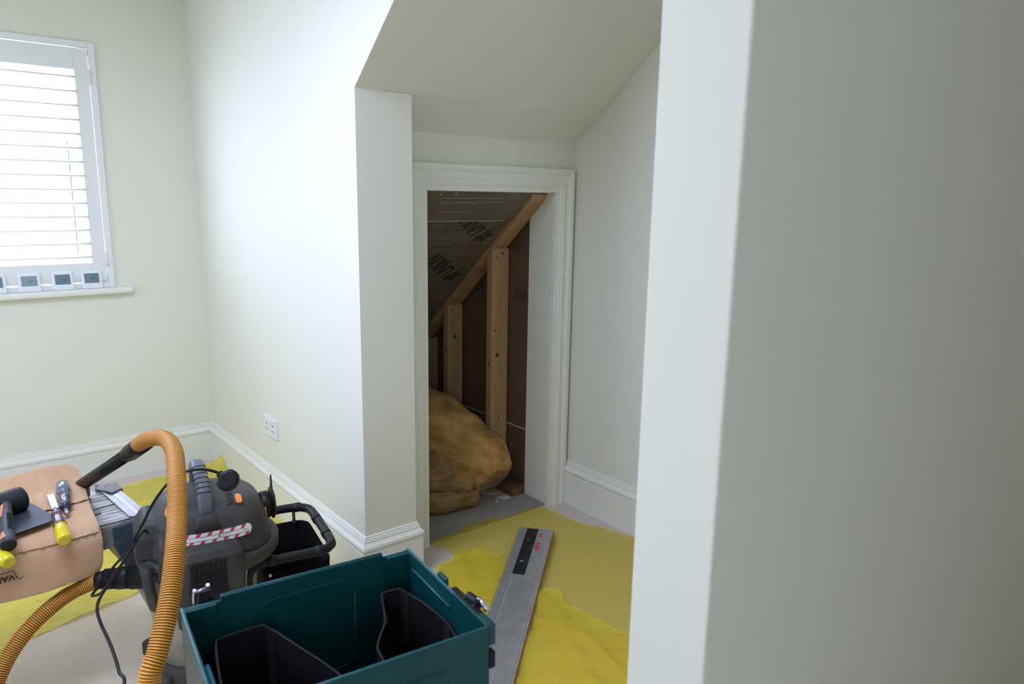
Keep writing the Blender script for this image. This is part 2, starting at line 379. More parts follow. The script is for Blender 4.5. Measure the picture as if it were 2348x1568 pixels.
sh = thing('plantation_shutter', 'white slatted plantation shutter filling the window at far left', 'shutter', (.14, Y1, WZ0))
FR = .026
bm = bmesh.new()
for lo, hi in (((WX0, Y1-.012, WZ0), (WX0+FR, Y1+.03, WZ1)), ((WX1-FR, Y1-.012, WZ0), (WX1, Y1+.03, WZ1)), ((WX0+FR, Y1-.012, WZ0), (WX1-FR, Y1+.03, WZ0+FR*.9)), ((WX0+FR, Y1-.012, WZ1-FR), (WX1-FR, Y1+.03, WZ1))): rbox(bm, lo, hi, .003)
obj('shutter_frame', bm, 'shutter', sh)
def shutter_panel(x0, x1):
    z0, z1 = WZ0+FR*.9+.006, WZ1-FR-.004
    bm = bmesh.new()
    for lo, hi in (((x0, Y1-.006, z0), (x0+.052, Y1+.020, z1)), ((x1-.056, Y1-.006, z0), (x1, Y1+.020, z1)), ((x0+.052, Y1-.004, z0), (x1-.056, Y1+.020, z0+.088)), ((x0+.052, Y1-.004, z1-.092), (x1-.056, Y1+.020, z1))): rbox(bm, lo, hi, .002)
    pn = obj('shutter_panel', bm, 'shutter', sh)
    a, b = z0+.088, z1-.092; n = 14; pitch = (b-a)/n
    for k in range(n):
        zc = a+pitch*(k+.5)
        sec = [(.0315*math.cos(t), .0066*math.sin(t)) for t in [2*PI*i/16 for i in range(16)]]
        bm = bmesh.new(); tl = math.radians(6)
        loft(bm, [[V((x, Y1+.008+c*math.cos(tl)-s*math.sin(tl), zc+c*math.sin(tl)+s*math.cos(tl))) for c, s in sec] for x in (x0+.053, x1-.057)])
        obj('slat', bm, 'shutter', pn)
    bm = bmesh.new(); box(bm, (x1-.105, Y1+.036, a+.02), (x1-.101, Y1+.040, a+pitch*9)); obj('tilt_rod', bm, 'grey', pn)
    return pn, z0, z1
shutter_panel(WX0+FR+.004, .135)
p2, z0, z1 = shutter_panel(.139, WX1-FR-.004)
for zz in (z0+.10, z1-.12):
    bm = bmesh.new(); tube(bm, [(WX1-FR-.002, Y1-.014, zz-.03), (WX1-FR-.002, Y1-.014, zz+.03)], .0045, 10); box(bm, (WX1-FR-.008, Y1-.0138, zz-.028), (WX1-FR+.008, Y1-.002, zz+.028)); obj('hinge', bm, 'shutter', sh)

# room thermostats leaning on the shutter
def thermostat(x, label, lean, lcdtxt, tone):
    t = thing('thermostat', label, 'thermostat', (x, Y1-.027, WZ0), 0, 'thermostats lined up on the window sill')
    mw = Matrix.Translation((x, Y1-.030, WZ0+.001)) @ Matrix.Rotation(math.radians(-lean), 4, 'X')
    bm = bmesh.new(); rbox(bm, (-.043, 0, 0), (.043, .012, .086), .005, 3, mw=mw); obj('casing', bm, 'device', t)
    bm = bmesh.new(); box(bm, (-.030, -.0008, .026), (.030, .001, .071), mw=mw); obj('screen', bm, tone, t)
    bm = text_bm(lcdtxt, .020, mw @ Matrix.Translation((.006, -.0012, .046)) @ Matrix.Rotation(PI/2, 4, 'X'), .0002); obj('digits', bm, 'lcdink', t)
    for k in range(4): bm = bmesh.new(); rbox(bm, (-.028+k*.0145, -.0012, .012), (-.0165+k*.0145, .001, .016), .0005, 1, mw=mw); obj('button', bm, 'socket', t)
M['lcd2'] = mat('lcd_pale', (.26, .34, .36), .25)
thermostat(.2645, 'white square thermostat cut by the left edge of the photo', 13, '15', 'lcd')
thermostat(.392, 'white thermostat with the palest blue screen, third from the sill end', 13, '15°', 'lcd2')
thermostat(.520, 'white thermostat in the middle, between the pale screened one and the end one', 13, '15', 'lcd')
thermostat(.637, 'white thermostat nearest the right end of the window sill', 13, '15°', 'lcd')

# double wall socket on the cheek wall
sk = thing('wall_socket', 'white double plug socket on the bright cheek wall above the skirting', 'socket', (X2, 3.02, .39))
sy0, sy1, sz0, sz1 = 2.957, 3.103, .350, .436
bm = bmesh.new(); rbox(bm, (X2-.010, sy0, sz0), (X2+.001, sy1, sz1), .003, 2); obj('face_plate', bm, 'socket', sk)
for c in (sy0+.038, sy1-.038):
    bm = bmesh.new(); box(bm, (X2-.0108, c-.003, sz0+.050), (X2-.009, c+.003, sz0+.059)); obj('pin_hole', bm, 'pins', sk)
    for d in (-.011, .011): bm = bmesh.new(); box(bm, (X2-.0108, c+d-.004, sz0+.026), (X2-.009, c+d+.004, sz0+.030)); obj('pin_hole', bm, 'pins', sk)
for c in ((sy0+sy1)/2-.009, (sy0+sy1)/2+.009):
    bm = bmesh.new(); rbox(bm, (X2-.0135, c-.006, sz0+.040), (X2-.009, c+.006, sz0+.064), .0015, 2); obj('rocker_switch', bm, 'socket', sk)

# ------------------------------------------------------------------ eaves store behind the low door
RS = .84
def zr(y): return 1.165+RS*(2.68-y)
bm = bmesh.new(); box(bm, (X2+.1, YD+.001, .0), (2.30, 4.0, .012)); tag(obj('grey_floorboard', bm, 'chip'), 'grey chipboard floor panel inside the eaves cupboard doorway', 'floor board')
def roofquad(ya, yb, x0=1.24, x1=2.3, dz=0, th=.05):
    bm = bmesh.new(); prism(bm, [(x0, ya, zr(ya)+dz), (x0, yb, zr(yb)+dz), (x0, yb, zr(yb)+dz+th), (x0, ya, zr(ya)+dz+th)], (x1-x0, 0, 0)); return bm
ux = V((1, 0, 0)); us = V((0, 1, -RS)).normalized(); nd = ux.cross(us)   # us runs down the slope, nd points up or down
nd = -nd if nd.z > 0 else nd
def on_roof(x, y, off=.0): return V((x, y, zr(y)))+nd*off
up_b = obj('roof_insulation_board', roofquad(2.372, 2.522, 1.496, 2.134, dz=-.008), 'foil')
tag(up_b, 'plain dull roof insulation board just above the cupboard doorway opening', 'insulation board')
bm = bmesh.new()
for yy, a, b in ((2.41, 1.60, 1.90), (2.43, 1.62, 1.93), (2.475, 1.64, 1.80)):
    q = [on_roof(a, yy, .0085), on_roof(b, yy-.004, .0085), on_roof(b, yy-.0025, .0085), on_roof(a, yy+.0015, .0085)]
    prism(bm, q, nd*.0004)
box_pts = [on_roof(1.5, 2.519, .0085), on_roof(2.0, 2.519, .0085), on_roof(2.0, 2.5225, .0085), on_roof(1.5, 2.5225, .0085)]
prism(bm, box_pts, nd*.001)
for x, y, s in ((1.595, 2.395, .009), (1.665, 2.392, .008), (1.615, 2.43, .005), (1.80, 2.42, .004), (1.9, 2.43, .004)):
    disc_slab(bm, on_roof(x, y, .0085), nd, s, s*.4, .0005, 0, 8, x*9)
obj('edge_scuffs', bm, 'plasterdust', up_b)
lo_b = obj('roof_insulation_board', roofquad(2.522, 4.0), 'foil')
tag(lo_b, 'roof insulation board printed with a grid and large black lettering', 'insulation board')
bm = bmesh.new()
gs = .118
for k in range(9):
    y = 2.575+k*gs*.766
    prism(bm, [on_roof(1.24, y, .0003), on_roof(2.045, y, .0003), on_roof(2.045, y+.0022, .0003), on_roof(1.24, y+.0022, .0003)], nd*.0003)
for k in range(8):
    x = 1.27+k*gs*.8
    prism(bm, [on_roof(x, 2.525, .0003), on_roof(x, 3.7, .0003), on_roof(x+.0022, 3.7, .0003), on_roof(x+.0022, 2.525, .0003)], nd*.0003)
obj('printed_grid', bm, 'inkbrown', lo_b)
def roof_text(x, y, ang, s='UNILIN', size=.106):
    # lettering printed on the underside, read from the low right-hand end
    d = (ux*math.cos(ang)+us*math.sin(ang)).normalized()
    z = nd; yv = z.cross(d)
    mw = Matrix(((d.x, yv.x, z.x, 0), (d.y, yv.y, z.y, 0), (d.z, yv.z, z.z, 0), (0, 0, 0, 1)))
    mw.translation = on_roof(x, y, .0008)
    bm = text_bm(s, size, mw, .0003, bold=.0006, font_scale=(.60, 1.12))
    zmax = on_roof(0, 2.528).z
    for v in bm.verts:                      # the print stops where the upper board laps over
        if v.co.z > zmax: v.co = v.co+us*((v.co.z-zmax)/-us.z)
    obj('printed_lettering', bm, 'ink', lo_b)
    for k in range(3):                      # leaf mark ahead of the first letter
        bm = bmesh.new(); x0 = -.140-.020*k
        prism(bm, [mw @ V(p) for p in ((x0, -.004, 0), (x0+.012, -.006, 0), (x0+.006, .040-.01*k, 0), (x0-.010, .044-.01*k, 0))], nd*.0003)
        prism(bm, [mw @ V(p) for p in ((x0, -.010, 0), (x0+.012, -.008, 0), (x0+.004, -.040, 0), (x0-.008, -.044, 0))], nd*.0003)
        obj('printed_leaf', bm, 'ink', lo_b)
roof_text(1.850, 2.772, math.radians(180+41)); roof_text(1.850, 2.538, math.radians(180+41))

# raking top plate and studs of the store's side wall
ya, yb = 2.385, 3.70
def zpl(y): return 1.164+RS*(2.68-y)
bm = bmesh.new(); prism(bm, [(2.050, ya, zpl(ya)), (2.050, yb, zpl(yb)), (2.050, yb, zpl(yb)-.024), (2.050, ya, zpl(ya)-.024)], (.083, 0, 0))
for y in (2.5, 2.78, 2.92): disc_slab(bm, (2.09, y, zpl(y)-.024), (0, -RS, -1), .003, .003, .0006)
tag(obj('raking_timber_plate', bm, ['woodw', 'knot']), 'sloping timber rail running under the roof board above the studs', 'timber rail')
def stud(x0, x1, y0, y1, label, knots, topy=None):
    bm = bmesh.new(); z1 = zpl((y0+y1)/2)-.058
    prism(bm, [(x0, y0, .012), (x0, y1, .012), (x0, y1, zpl(y1)-.026), (x0, y0, zpl(y0)-.026)], (x1-x0, 0, 0))
    for kx, kz, r in knots: disc_slab(bm, (x0+kx, y0, kz), (0, -1, 0), r, r*1.25, .0006)
    disc_slab(bm, (x0, y0+.015, .62), (-1, 0, 0), .004, .012, .0006)
    tag(obj('wall_stud', bm, ['wood', 'knot'], bevel=.0012), label, 'timber stud', 'studs inside the eaves cupboard')
stud(2.052, 2.150, 2.655, 2.693, 'tall pine stud nearest the cupboard doorway, below the sloping rail', [(.035, .66, .009), (.03, 1.12, .004), (.062, 1.135, .0045), (.035, 1.165, .004), (.05, .35, .004), (.02, .78, .005)], 1.172)
stud(2.056, 2.146, 3.02, 3.058, 'shorter middle pine stud with a dark knot, behind the tall one', [(.045, .69, .010), (.03, .83, .005), (.03, .76, .0035), (.03, .52, .0035)], .872)
stud(2.078, 2.160, 3.27, 3.308, 'narrow pine stud furthest back in the cupboard', [(.01, .5, .004)])
bm = bmesh.new(); box(bm, (2.062, 2.49, .012), (2.15, 3.9, .048)); tag(obj('sole_plate', bm, 'paper'), 'flat timber plate on the cupboard floor under the studs', 'timber rail')
# paper-faced boards behind the studs
bm = bmesh.new(); yv = [(2.38), (4.0)]
prism(bm, [(2.165, 2.48, .315), (2.165, 3.9, .315), (2.165, 3.9, zpl(3.9)), (2.165, 2.48, zpl(2.48))], (.012, 0, 0))
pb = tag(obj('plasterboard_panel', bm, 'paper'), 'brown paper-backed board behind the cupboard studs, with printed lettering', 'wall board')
bm = text_bm('HANI', .082, frame_mat((2.1645, 2.568, .94), (0, -1, 0), (0, 0, 1)), .0002, bold=.001, font_scale=(.58, 1.0)); obj('printed_lettering', bm, 'inkbrown', pb)
bm = text_bm('24', .082, frame_mat((2.1645, 2.90, .955), (0, -1, 0), (0, 0, 1)), .0002, bold=.001, font_scale=(.8, 1.0)); obj('printed_number', bm, 'inkbrown', pb)
bm = bmesh.new(); box(bm, (2.160, 3.328, .03), (2.1655, 3.44, .70)); obj('dark_gap_strip', bm, 'ink', pb)  # darkness of a gap in the boarding, laid on as a black strip
bm = bmesh.new(); box(bm, (2.163, 2.48, .309), (2.166, 3.6, .316)); obj('pale_edge', bm, 'plasterdust', pb)
bm = bmesh.new(); box(bm, (2.168, 2.48, .012), (2.182, 3.9, .314)); tag(obj('lower_board', bm, 'paper'), 'dark brown board strip at floor level behind the studs', 'wall board')
bm = bmesh.new(); prism(bm, [(1.24, 3.46, .012), (2.16, 3.46, .012), (2.16, 3.46, zr(3.46)), (1.24, 3.46, zr(3.46))], (0, .03, 0)); tag(obj('end_board', bm, 'paper'), 'brown board closing the far end of the eaves cupboard', 'wall board')
bm = bmesh.new(); box(bm, (2.27, YD+.13, 0), (2.30, 4.0, 1.6)); struct('wall_store', bm, 'paper')
# plaster rubble at the stud foot
bm = bmesh.new()
for k in range(26):
    a = random.random(); x = 2.02-.30*a*random.random()+.02; y = 2.48+.26*random.random(); s = .006+.016*random.random()
    if x > 2.05: x = 2.04
    b2 = bmesh.new(); bmesh.ops.create_icosphere(b2, subdivisions=1, radius=s)
    for v in b2.verts: v.co *= .7+.5*random.random(); v.co.z *= .4
    merge(bm, b2, 0, Matrix.Translation((x, y, .013+s*.2)))
P_ = [(1.93, 2.66), (2.05, 2.50), (2.055, 2.64), (2.03, 2.75), (1.9, 2.78)]
prism(bm, [(x, y, .0125) for x, y in P_], (0, 0, .004))
tag(obj('plaster_debris', bm, 'plasterdust'), 'pale crumbs of broken plaster beside the insulation roll', 'debris', kind='stuff')

# ------------------------------------------------------------------ glass wool roll
ins = thing('insulation_roll', 'folded roll of yellow-brown glass wool lying in the cupboard doorway', 'insulation', (1.85, 2.75, .012))
def wool(name, path, radii, mats, seed, amp=.02, flat=1.0, parent=ins, folds=5):
    bm = bmesh.new(); path = smooth_path(path, 7); n = len(path); m = 44; rings = []
    for i, p in enumerate(path):
        t = (path[min(i+1, n-1)]-path[max(i-1, 0)]).normalized(); u = V((0, 0, 1)); u = (u-t*u.dot(t)).normalized(); s = t.cross(u)
        f = i/(n-1); 
        k0 = f*(len(radii)-1); j = min(int(k0), len(radii)-2); fr = k0-j
        rx = radii[j][0]*(1-fr)+radii[j+1][0]*fr; rz = radii[j][1]*(1-fr)+radii[j+1][1]*fr
        ring = []
        for k in range(m):
            a = 2*PI*k/m; ca, sa = math.cos(a), math.sin(a)
            d = s*(rx*math.copysign(abs(ca)**.8, ca))+u*(rz*math.copysign(abs(sa)**.8, sa))
            q = p+d; nn = noise.noise(q*9+V((seed, 0, 0)))*amp+noise.noise(q*28+V((seed, 3, 0)))*amp*.35
            nn += abs(noise.noise(V((a*folds/2, f*1.2, seed))))*-amp*.9
            q = q+d.normalized()*nn; q.z = max(q.z, .0135); ring.append(bm.verts.new(q))
        rings.append(ring)
    for i in range(n-1):
        for k in range(m):
            f = bm.faces.new([rings[i][k], rings[i][(k+1) % m], rings[i+1][(k+1) % m], rings[i+1][k]]); f.smooth = True
    for ring, rev in ((rings[0], 1), (rings[-1], 0)):
        c = sum((v.co for v in ring), V())/m; cv = bm.verts.new(c)
        for k in range(m):
            f = bm.faces.new([ring[k], ring[(k+1) % m], cv] if not rev else [ring[(k+1) % m], ring[k], cv]); f.material_index = 1 if len(mats) > 1 else 0; f.smooth = True
    return obj(name, bm, mats, parent)
wool('outer_fold', [(1.955, 2.500, .115), (1.945, 2.565, .160), (1.885, 2.70, .215), (1.825, 2.88, .275), (1.775, 3.06, .345), (1.74, 3.27, .41)], [(.085, .09), (.165, .145), (.175, .185), (.195, .195), (.20, .19), (.20, .18)], ['insul', 'insulcut'], 2.3, .026)
wool('inner_fold', [(1.845, 2.515, .090), (1.76, 2.63, .135), (1.68, 2.78, .17)], [(.055, .065), (.125, .12), (.13, .15)], ['insulcut', 'insulcut'], 5.1, .034, folds=9)
wool('lower_fold', [(1.87, 2.515, .050), (1.74, 2.555, .060), (1.56, 2.62, .07)], [(.040, .038), (.055, .05), (.06, .055)], ['insulcut', 'insulcut'], 8.7, .020)
# stray fibres
bm = bmesh.new()
for k in range(90):
    a = random.random(); base = V((1.945+.165*math.cos(a*2.4-.9), 2.56+.12*random.random(), .165+.15*math.sin(a*2.4-.7)))
    d = V((random.uniform(-1, 1), random.uniform(-1, .3), random.uniform(-.3, 1))).normalized()
    base += V((random.uniform(-.01, .01),)*3)
    tube(bm, [base, base+d*.007, base+d*.014+V((0, 0, -.003))], .0005, 4)
o = obj('loose_fibres', bm, 'sticker', ins); o['kind'] = 'stuff'

# ------------------------------------------------------------------ floor coverings
def sheet(name, poly, z, m, label, cat='plastic sheet', amp=.006, step=.02, seed=0, folds=None, curl=None, group=None):
    bm = bmesh.new(); P = [V((x, y, 0)) for x, y in poly]; vs = addv(bm, P)
    for t in tessellate_polygon([P]): bm.faces.new([vs[i] for i in t])
    x0, x1 = min(p.x for p in P), max(p.x for p in P); y0, y1 = min(p.y for p in P), max(p.y for p in P)
    for ax, a, b in ((0, x0, x1), (1, y0, y1)):
        k = a+step
        while k < b:
            co = V((k, 0, 0)) if ax == 0 else V((0, k, 0)); no = V((1, 0, 0)) if ax == 0 else V((0, 1, 0))
            bmesh.ops.bisect_plane(bm, geom=bm.verts[:]+bm.edges[:]+bm.faces[:], plane_co=co, plane_no=no); k += step
    for v in bm.verts:
        x, y = v.co.x, v.co.y
        u_, w_ = x*.8-y*.6, y*.8+x*.6; h = abs(noise.noise(V((u_*9+seed, w_*2.2, .3))))*amp*1.6+(1-abs(noise.noise(V((u_*6, w_*9+seed, 2)))))**6*amp*1.1
        if folds:
            for (ax_, ay_, bx_, by_, hh, ww) in folds:
                A, B = V((ax_, ay_)), V((bx_, by_)); q = V((x, y)); t = max(0, min(1, (q-A).dot(B-A)/(B-A).length_squared)); dd = (q-(A+(B-A)*t)).length
                h += hh*math.exp(-(dd/ww)**2)
        v.co.z = z+h
        if curl: curl(v)
        # frayed outline
        if len(v.link_faces) and v.is_boundary:
            v.co.x += noise.noise(V((x*30, y*30, seed)))*.006; v.co.y += noise.noise(V((y*30, x*30, seed+4)))*.006
    for f in bm.faces: f.smooth = True
    o = obj(name, bm, m, loc=(poly[0][0], poly[0][1], z)); tag(o, label, cat); return o
bm = bmesh.new(); prism(bm, [(-1.45, 2.17, .0005), (.10, 2.56, .0005), (.52, 2.668, .0005), (.86, 2.75, .0005), (.86, -.6, .0005), (-1.45, -.6, .0005)], (0, 0, .003))
tag(obj('floor_protection_board', bm, 'board'), 'smooth beige protection board on the floor around the vacuum cleaner', 'floor covering')
def curlC(v):
    d = math.hypot(v.co.x-1.11, v.co.y-3.68)
    if d < .13: v.co.z += (.13-d)**2*4.2
sheet('yellow_plastic_sheet', [(.640, 3.72), (.80, 3.745), (1.112, 3.80), (1.112, 2.25), (.90, 2.30), (.84, 2.70), (.52, 2.655), (.10, 2.545), (-1.0, 2.27), (-1.0, 3.2), (.50, 3.35)], .005, 'filmlit',
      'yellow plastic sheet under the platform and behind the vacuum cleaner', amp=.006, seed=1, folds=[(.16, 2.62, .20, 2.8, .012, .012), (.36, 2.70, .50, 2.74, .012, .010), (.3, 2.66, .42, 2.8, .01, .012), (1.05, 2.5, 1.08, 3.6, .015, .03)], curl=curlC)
sheet('yellow_plastic_sheet', [(1.50, 2.335), (1.66, 2.372), (1.88, 2.378), (2.10, 2.335), (2.112, 2.26), (2.118, 2.10), (2.17, 2.03), (2.185, 1.95), (2.215, 1.84), (2.17, .70), (.90, .70), (.90, 1.6), (1.30, 2.02), (1.43, 2.12), (1.50, 2.16), (1.53, 2.24)], .006, 'film',
      'thin olive-yellow plastic sheet spread across the niche floor below the low door', amp=.007, seed=5, folds=[(2.02, 2.27, 1.98, 2.05, .012, .014), (2.05, 2.05, 1.75, 1.75, .012, .018), (1.9, 1.9, 1.8, 1.6, .008, .012), (1.75, 2.25, 1.62, 2.0, .008, .015)])
sheet('yellow_plastic_sheet', [(1.415, 2.150), (1.52, 2.175), (1.61, 2.155), (1.66, 2.08), (1.60, 1.97), (1.60, 1.83), (1.625, 1.80), (1.66, 1.725), (1.62, 1.65), (1.635, 1.56), (1.64, 1.47), (1.655, 1.40), (1.60, 1.25), (1.60, .90), (.90, .72), (.88, 1.56)], .0145, 'filmthick',
      'bright yellow doubled plastic sheet beneath the guide rail, nearest the toolbox', amp=.008, seed=9, folds=[(1.58, 1.75, 1.50, 1.3, .012, .016), (1.52, 1.6, 1.35, 1.2, .010, .014), (1.5, 2.13, 1.42, 1.95, .01, .012)])
bm = bmesh.new()

# ------------------------------------------------------------------ guide rail
e1 = V((1.106-1.896, 1.552-2.238, 0)).normalized(); e2 = V((-e1.y, e1.x, 0))  # along, across
if (V((1.987, 2.132, 0))-V((1.896, 2.238, 0))).dot(e2) < 0: e2 = -e2
RO = V((1.851, 2.185, .033)); RW, RL = .142, 1.25
gr = thing('guide_rail', 'long grey aluminium saw guide rail lying on the yellow plastic sheet', 'guide rail', RO)
mr = frame_mat(RO, e1, e2); flip = mr.to_3x3().col[2].z < 0
def RP(a, b, h): return RO+e1*a+e2*b+V((0, 0, h))
prof = [(0, -.004), (0, .004), (.004, .005), (.006, .003), (.010, .003), (.012, .005), (.017, .005), (.019, .0025), (.024, .0025), (.026, .0055), (.034, .0055), (.036, .004), (.039, .004), (.041, .0035), (.078, .0035), (.080, .0045), (.128, .0045), (.130, .003), (.139, .003), (.142, .0015), (.142, -.004)]
bm = bmesh.new(); loft(bm, [[RP(a, b, h) for b, h in prof] for a in (0, RL)], smooth=False); obj('rail_body', bm, 'alu', gr)
bm = bmesh.new(); prism(bm, [RP(0, .1422, -.004), RP(RL, .1422, -.004), RP(RL, .1455, -.005), RP(0, .1455, -.005)], (0, 0, .0045)); obj('splinter_strip', bm, 'rail_red', gr)
bm = bmesh.new(); prism(bm, [RP(.008, .034, .0048), RP(.385, .034, .0048), RP(.385, .080, .0048), RP(.008, .080, .0048)], (0, 0, .0012)); lab_ = obj('black_end_plate', bm, 'rubber', gr)
lab_['label'] = 'black label plate with small scuffs and a round hole'
bm = bmesh.new(); disc_slab(bm, RP(.290, .054, .0060), (0, 0, 1), .008, .006, .0005, 0); obj('round_hole', bm, 'alu', gr); bm = bmesh.new()
for k in range(34):
    a, b = .02+.35*random.random(), .064+.014*random.random(); disc_slab(bm, RP(a, b, .0060), (0, 0, 1), .0012, .0008, .0003, 0, 6)
obj('wear_marks', bm, 'alu', gr)['kind'] = 'stuff'
mt = frame_mat(RP(.160, .095, .0049), -e1, (e2 if (-e1).cross(e2).z > 0 else -e2)); bm = text_bm('mafell', .030, mt, .0002, bold=.0008); obj('red_lettering', bm, 'red', gr)
for a in (.052, .072): bm = bmesh.new(); disc_slab(bm, RP(a, .096, .0046), (0, 0, 1), .0085, .0075, .0006, 0, 4, .4); obj('red_mark', bm, 'red', gr)
bm = bmesh.new(); disc_slab(bm, RP(.11, .052, .0060), (0, 0, 1), .004, .009, .0005, 0, 6); obj('red_mark', bm, 'red', gr)

# ------------------------------------------------------------------ work platform (aluminium hop-up)
PT = .470
pl = thing('work_platform', 'worn aluminium folding work platform beside the vacuum cleaner', 'work platform', (-.15, 2.36, 0))
A0 = V((.452, 2.222, 0)); B0 = V((.420, 2.512, 0)); dl = V((-1, -.075, 0)).normalized()   # front-right, back-right, lengthwise
dw = (B0-A0); W_ = dw.length; dw.normalize(); LEN = 1.12
def PP(a, b, z): return A0+dl*a+dw*b+V((0, 0, z))
bm = bmesh.new()
for b0, b1 in ((0, .128), (.136, W_)):
    n = 11; prof = []
    for k in range(n+1):
        b = b0+(b1-b0)*k/n; prof += [(b, PT-.0015 if k % 2 else PT), (b+(b1-b0)/n*.5, PT-.0015 if k % 2 else PT)]
    prof = [(min(b, b1), z) for b, z in prof]; prof = [(b0, PT-.022)]+prof+[(b1, PT-.022)]
    loft(bm, [[PP(a, b, z) for b, z in prof] for a in (.045, LEN)], smooth=False)
obj('deck_boards', bm, 'aluw', pl)
bm = bmesh.new()
prism(bm, [PP(.0, 0, PT-.02), PP(.0, W_, PT-.02), PP(.045, W_, PT-.02), PP(.045, 0, PT-.02)], (0, 0, .0225)); prism(bm, [PP(.043, 0, PT), PP(.043, W_, PT), PP(.048, W_, PT), PP(.048, 0, PT)], (0, 0, .005))
obj('end_cap', bm, 'alu', pl)
bm = bmesh.new(); prism(bm, [PP(.0, -.003, PT-.075), PP(LEN, -.003, PT-.075), PP(LEN, -.003, PT-.006), PP(.0, -.003, PT-.006)], dw*.028); prism(bm, [PP(.0, W_-.024, PT-.075), PP(LEN, W_-.024, PT-.075), PP(LEN, W_-.024, PT-.006), PP(.0, W_-.024, PT-.006)], dw*.024)
obj('side_rail', bm, 'aluw', pl, bevel=.002)
bm = bmesh.new(); prism(bm, [PP(-.006, -.008, PT-.165), PP(.045, -.008, PT-.165), PP(.07, -.008, PT-.145), PP(.098, -.008, PT-.07), PP(.098, -.008, PT-.012), PP(-.006, -.008, PT-.012)], dw*(W_+.016)); hb = obj('hinge_bracket', bm, 'blue', pl, bevel=.004)
hb['label'] = 'scuffed dark blue end bracket'
for b in (.02, W_-.05):
    for a in (.03, LEN-.07):
        sp = -.13 if a < .5 else .13
        bm = bmesh.new(); prism(bm, [PP(a+sp, b, 0), PP(a+sp+.03, b, 0), PP(a+sp+.03, b+.03, 0), PP(a+sp, b+.03, 0)], PP(a, b, PT-.10)-PP(a+sp, b, 0)); obj('leg', bm, 'alu', pl, bevel=.003)
bm = bmesh.new()
for a, b, w2, h2 in ((-.008, W_-.055, .040, .055),):
    pts = [PP(-.006, W_+.004, PT+.003), PP(.052, W_+.006, PT+.004), PP(.060, W_-.02, PT+.006), PP(.030, W_-.085, PT+.006), PP(-.004, W_-.062, PT+.004)]
    prism(bm, pts, (0, 0, .004)); prism(bm, [PP(-.008, W_+.006, PT-.06), PP(-.008, W_-.065, PT-.05), PP(-.008, W_-.062, PT+.006), PP(-.008, W_+.006, PT+.006)], dl*.006)
    prism(bm, [PP(-.008, W_+.003, PT-.06), PP(.05, W_+.003, PT-.05), PP(.052, W_+.003, PT+.012), PP(.02, W_+.003, PT+.004), PP(-.008, W_+.003, PT+.006)], dw*.005)
obj('tape_patch', bm, 'tape', pl, bevel=.002)
bm = bmesh.new(); prism(bm, [PP(.018, .01, PT+.0028), PP(.030, .01, PT+.0028), PP(.030, W_-.09, PT+.0028), PP(.018, W_-.09, PT+.0028)], (0, 0, .0008)); obj('worn_label', bm, 'device', pl)
bm = bmesh.new(); rbox(bm, (-.012, -.016, 0), (.012, .016, .004), .002, mw=frame_mat(PP(.108, .100, PT), -dl, dw)); obj('catch', bm, 'tape', pl)
# grey knob standing at the far deck edge next to the leather pouch
bm = bmesh.new(); lathe(bm, [(.012, 0), (.017, .006), (.018, .030), (.016, .040), (.009, .046)], PP(.098, W_-.050, PT+.001), 20); obj('locking_knob', bm, 'grey', pl)

# ------------------------------------------------------------------ leather tool roll
po = thing('leather_tool_pouch', 'tan leather tool pouch draped over the aluminium platform, full of hand tools', 'tool pouch', (.1, 2.33, PT))
rows = [  # (Y, z, right-edge X)
 (2.535, .566, .296), (2.525, .556, .322), (2.500, .532, .334), (2.455, .508, .333), (2.40, .497, .330), (2.34, .493, .3255), (2.28, .490, .322), (2.235, .488, .321), (2.200, .481, .322), (2.178, .462, .324), (2.170, .435, .325), (2.166, .40, .322), (2.163, .365, .318), (2.162, .348, .300)]
def pouch_z(x, y):
    for (ya, za, _), (yb, zb, _) in zip(rows, rows[1:]):
        if yb <= y <= ya: t = (ya-y)/(ya-yb); return za+(zb-za)*t
    return .49
def pouch_surf(off=0.0, r0=0, r1=len(rows)-1, inset=0, xl=-.16, wave=True):
    pts = []
    for (y, z, xr) in rows[r0:r1+1]:
        row = []
        for k in range(25):
            x = xr-inset-(xr-inset-xl)*k/24; dx = xr-x
            yy = y-.075*dx
            zz = z
            if z > .495: zz = .497+(z-.497)*(1-.15*min(1, dx/.3)) + .004*math.sin(dx*30)
            if z < .47: yy += .006*math.sin(dx*21+z*8); 
            if wave: zz += .0025*math.sin(dx*26+y*9)
            row.append(V((x, yy, zz+off)))
        pts.append(row)
    return pts
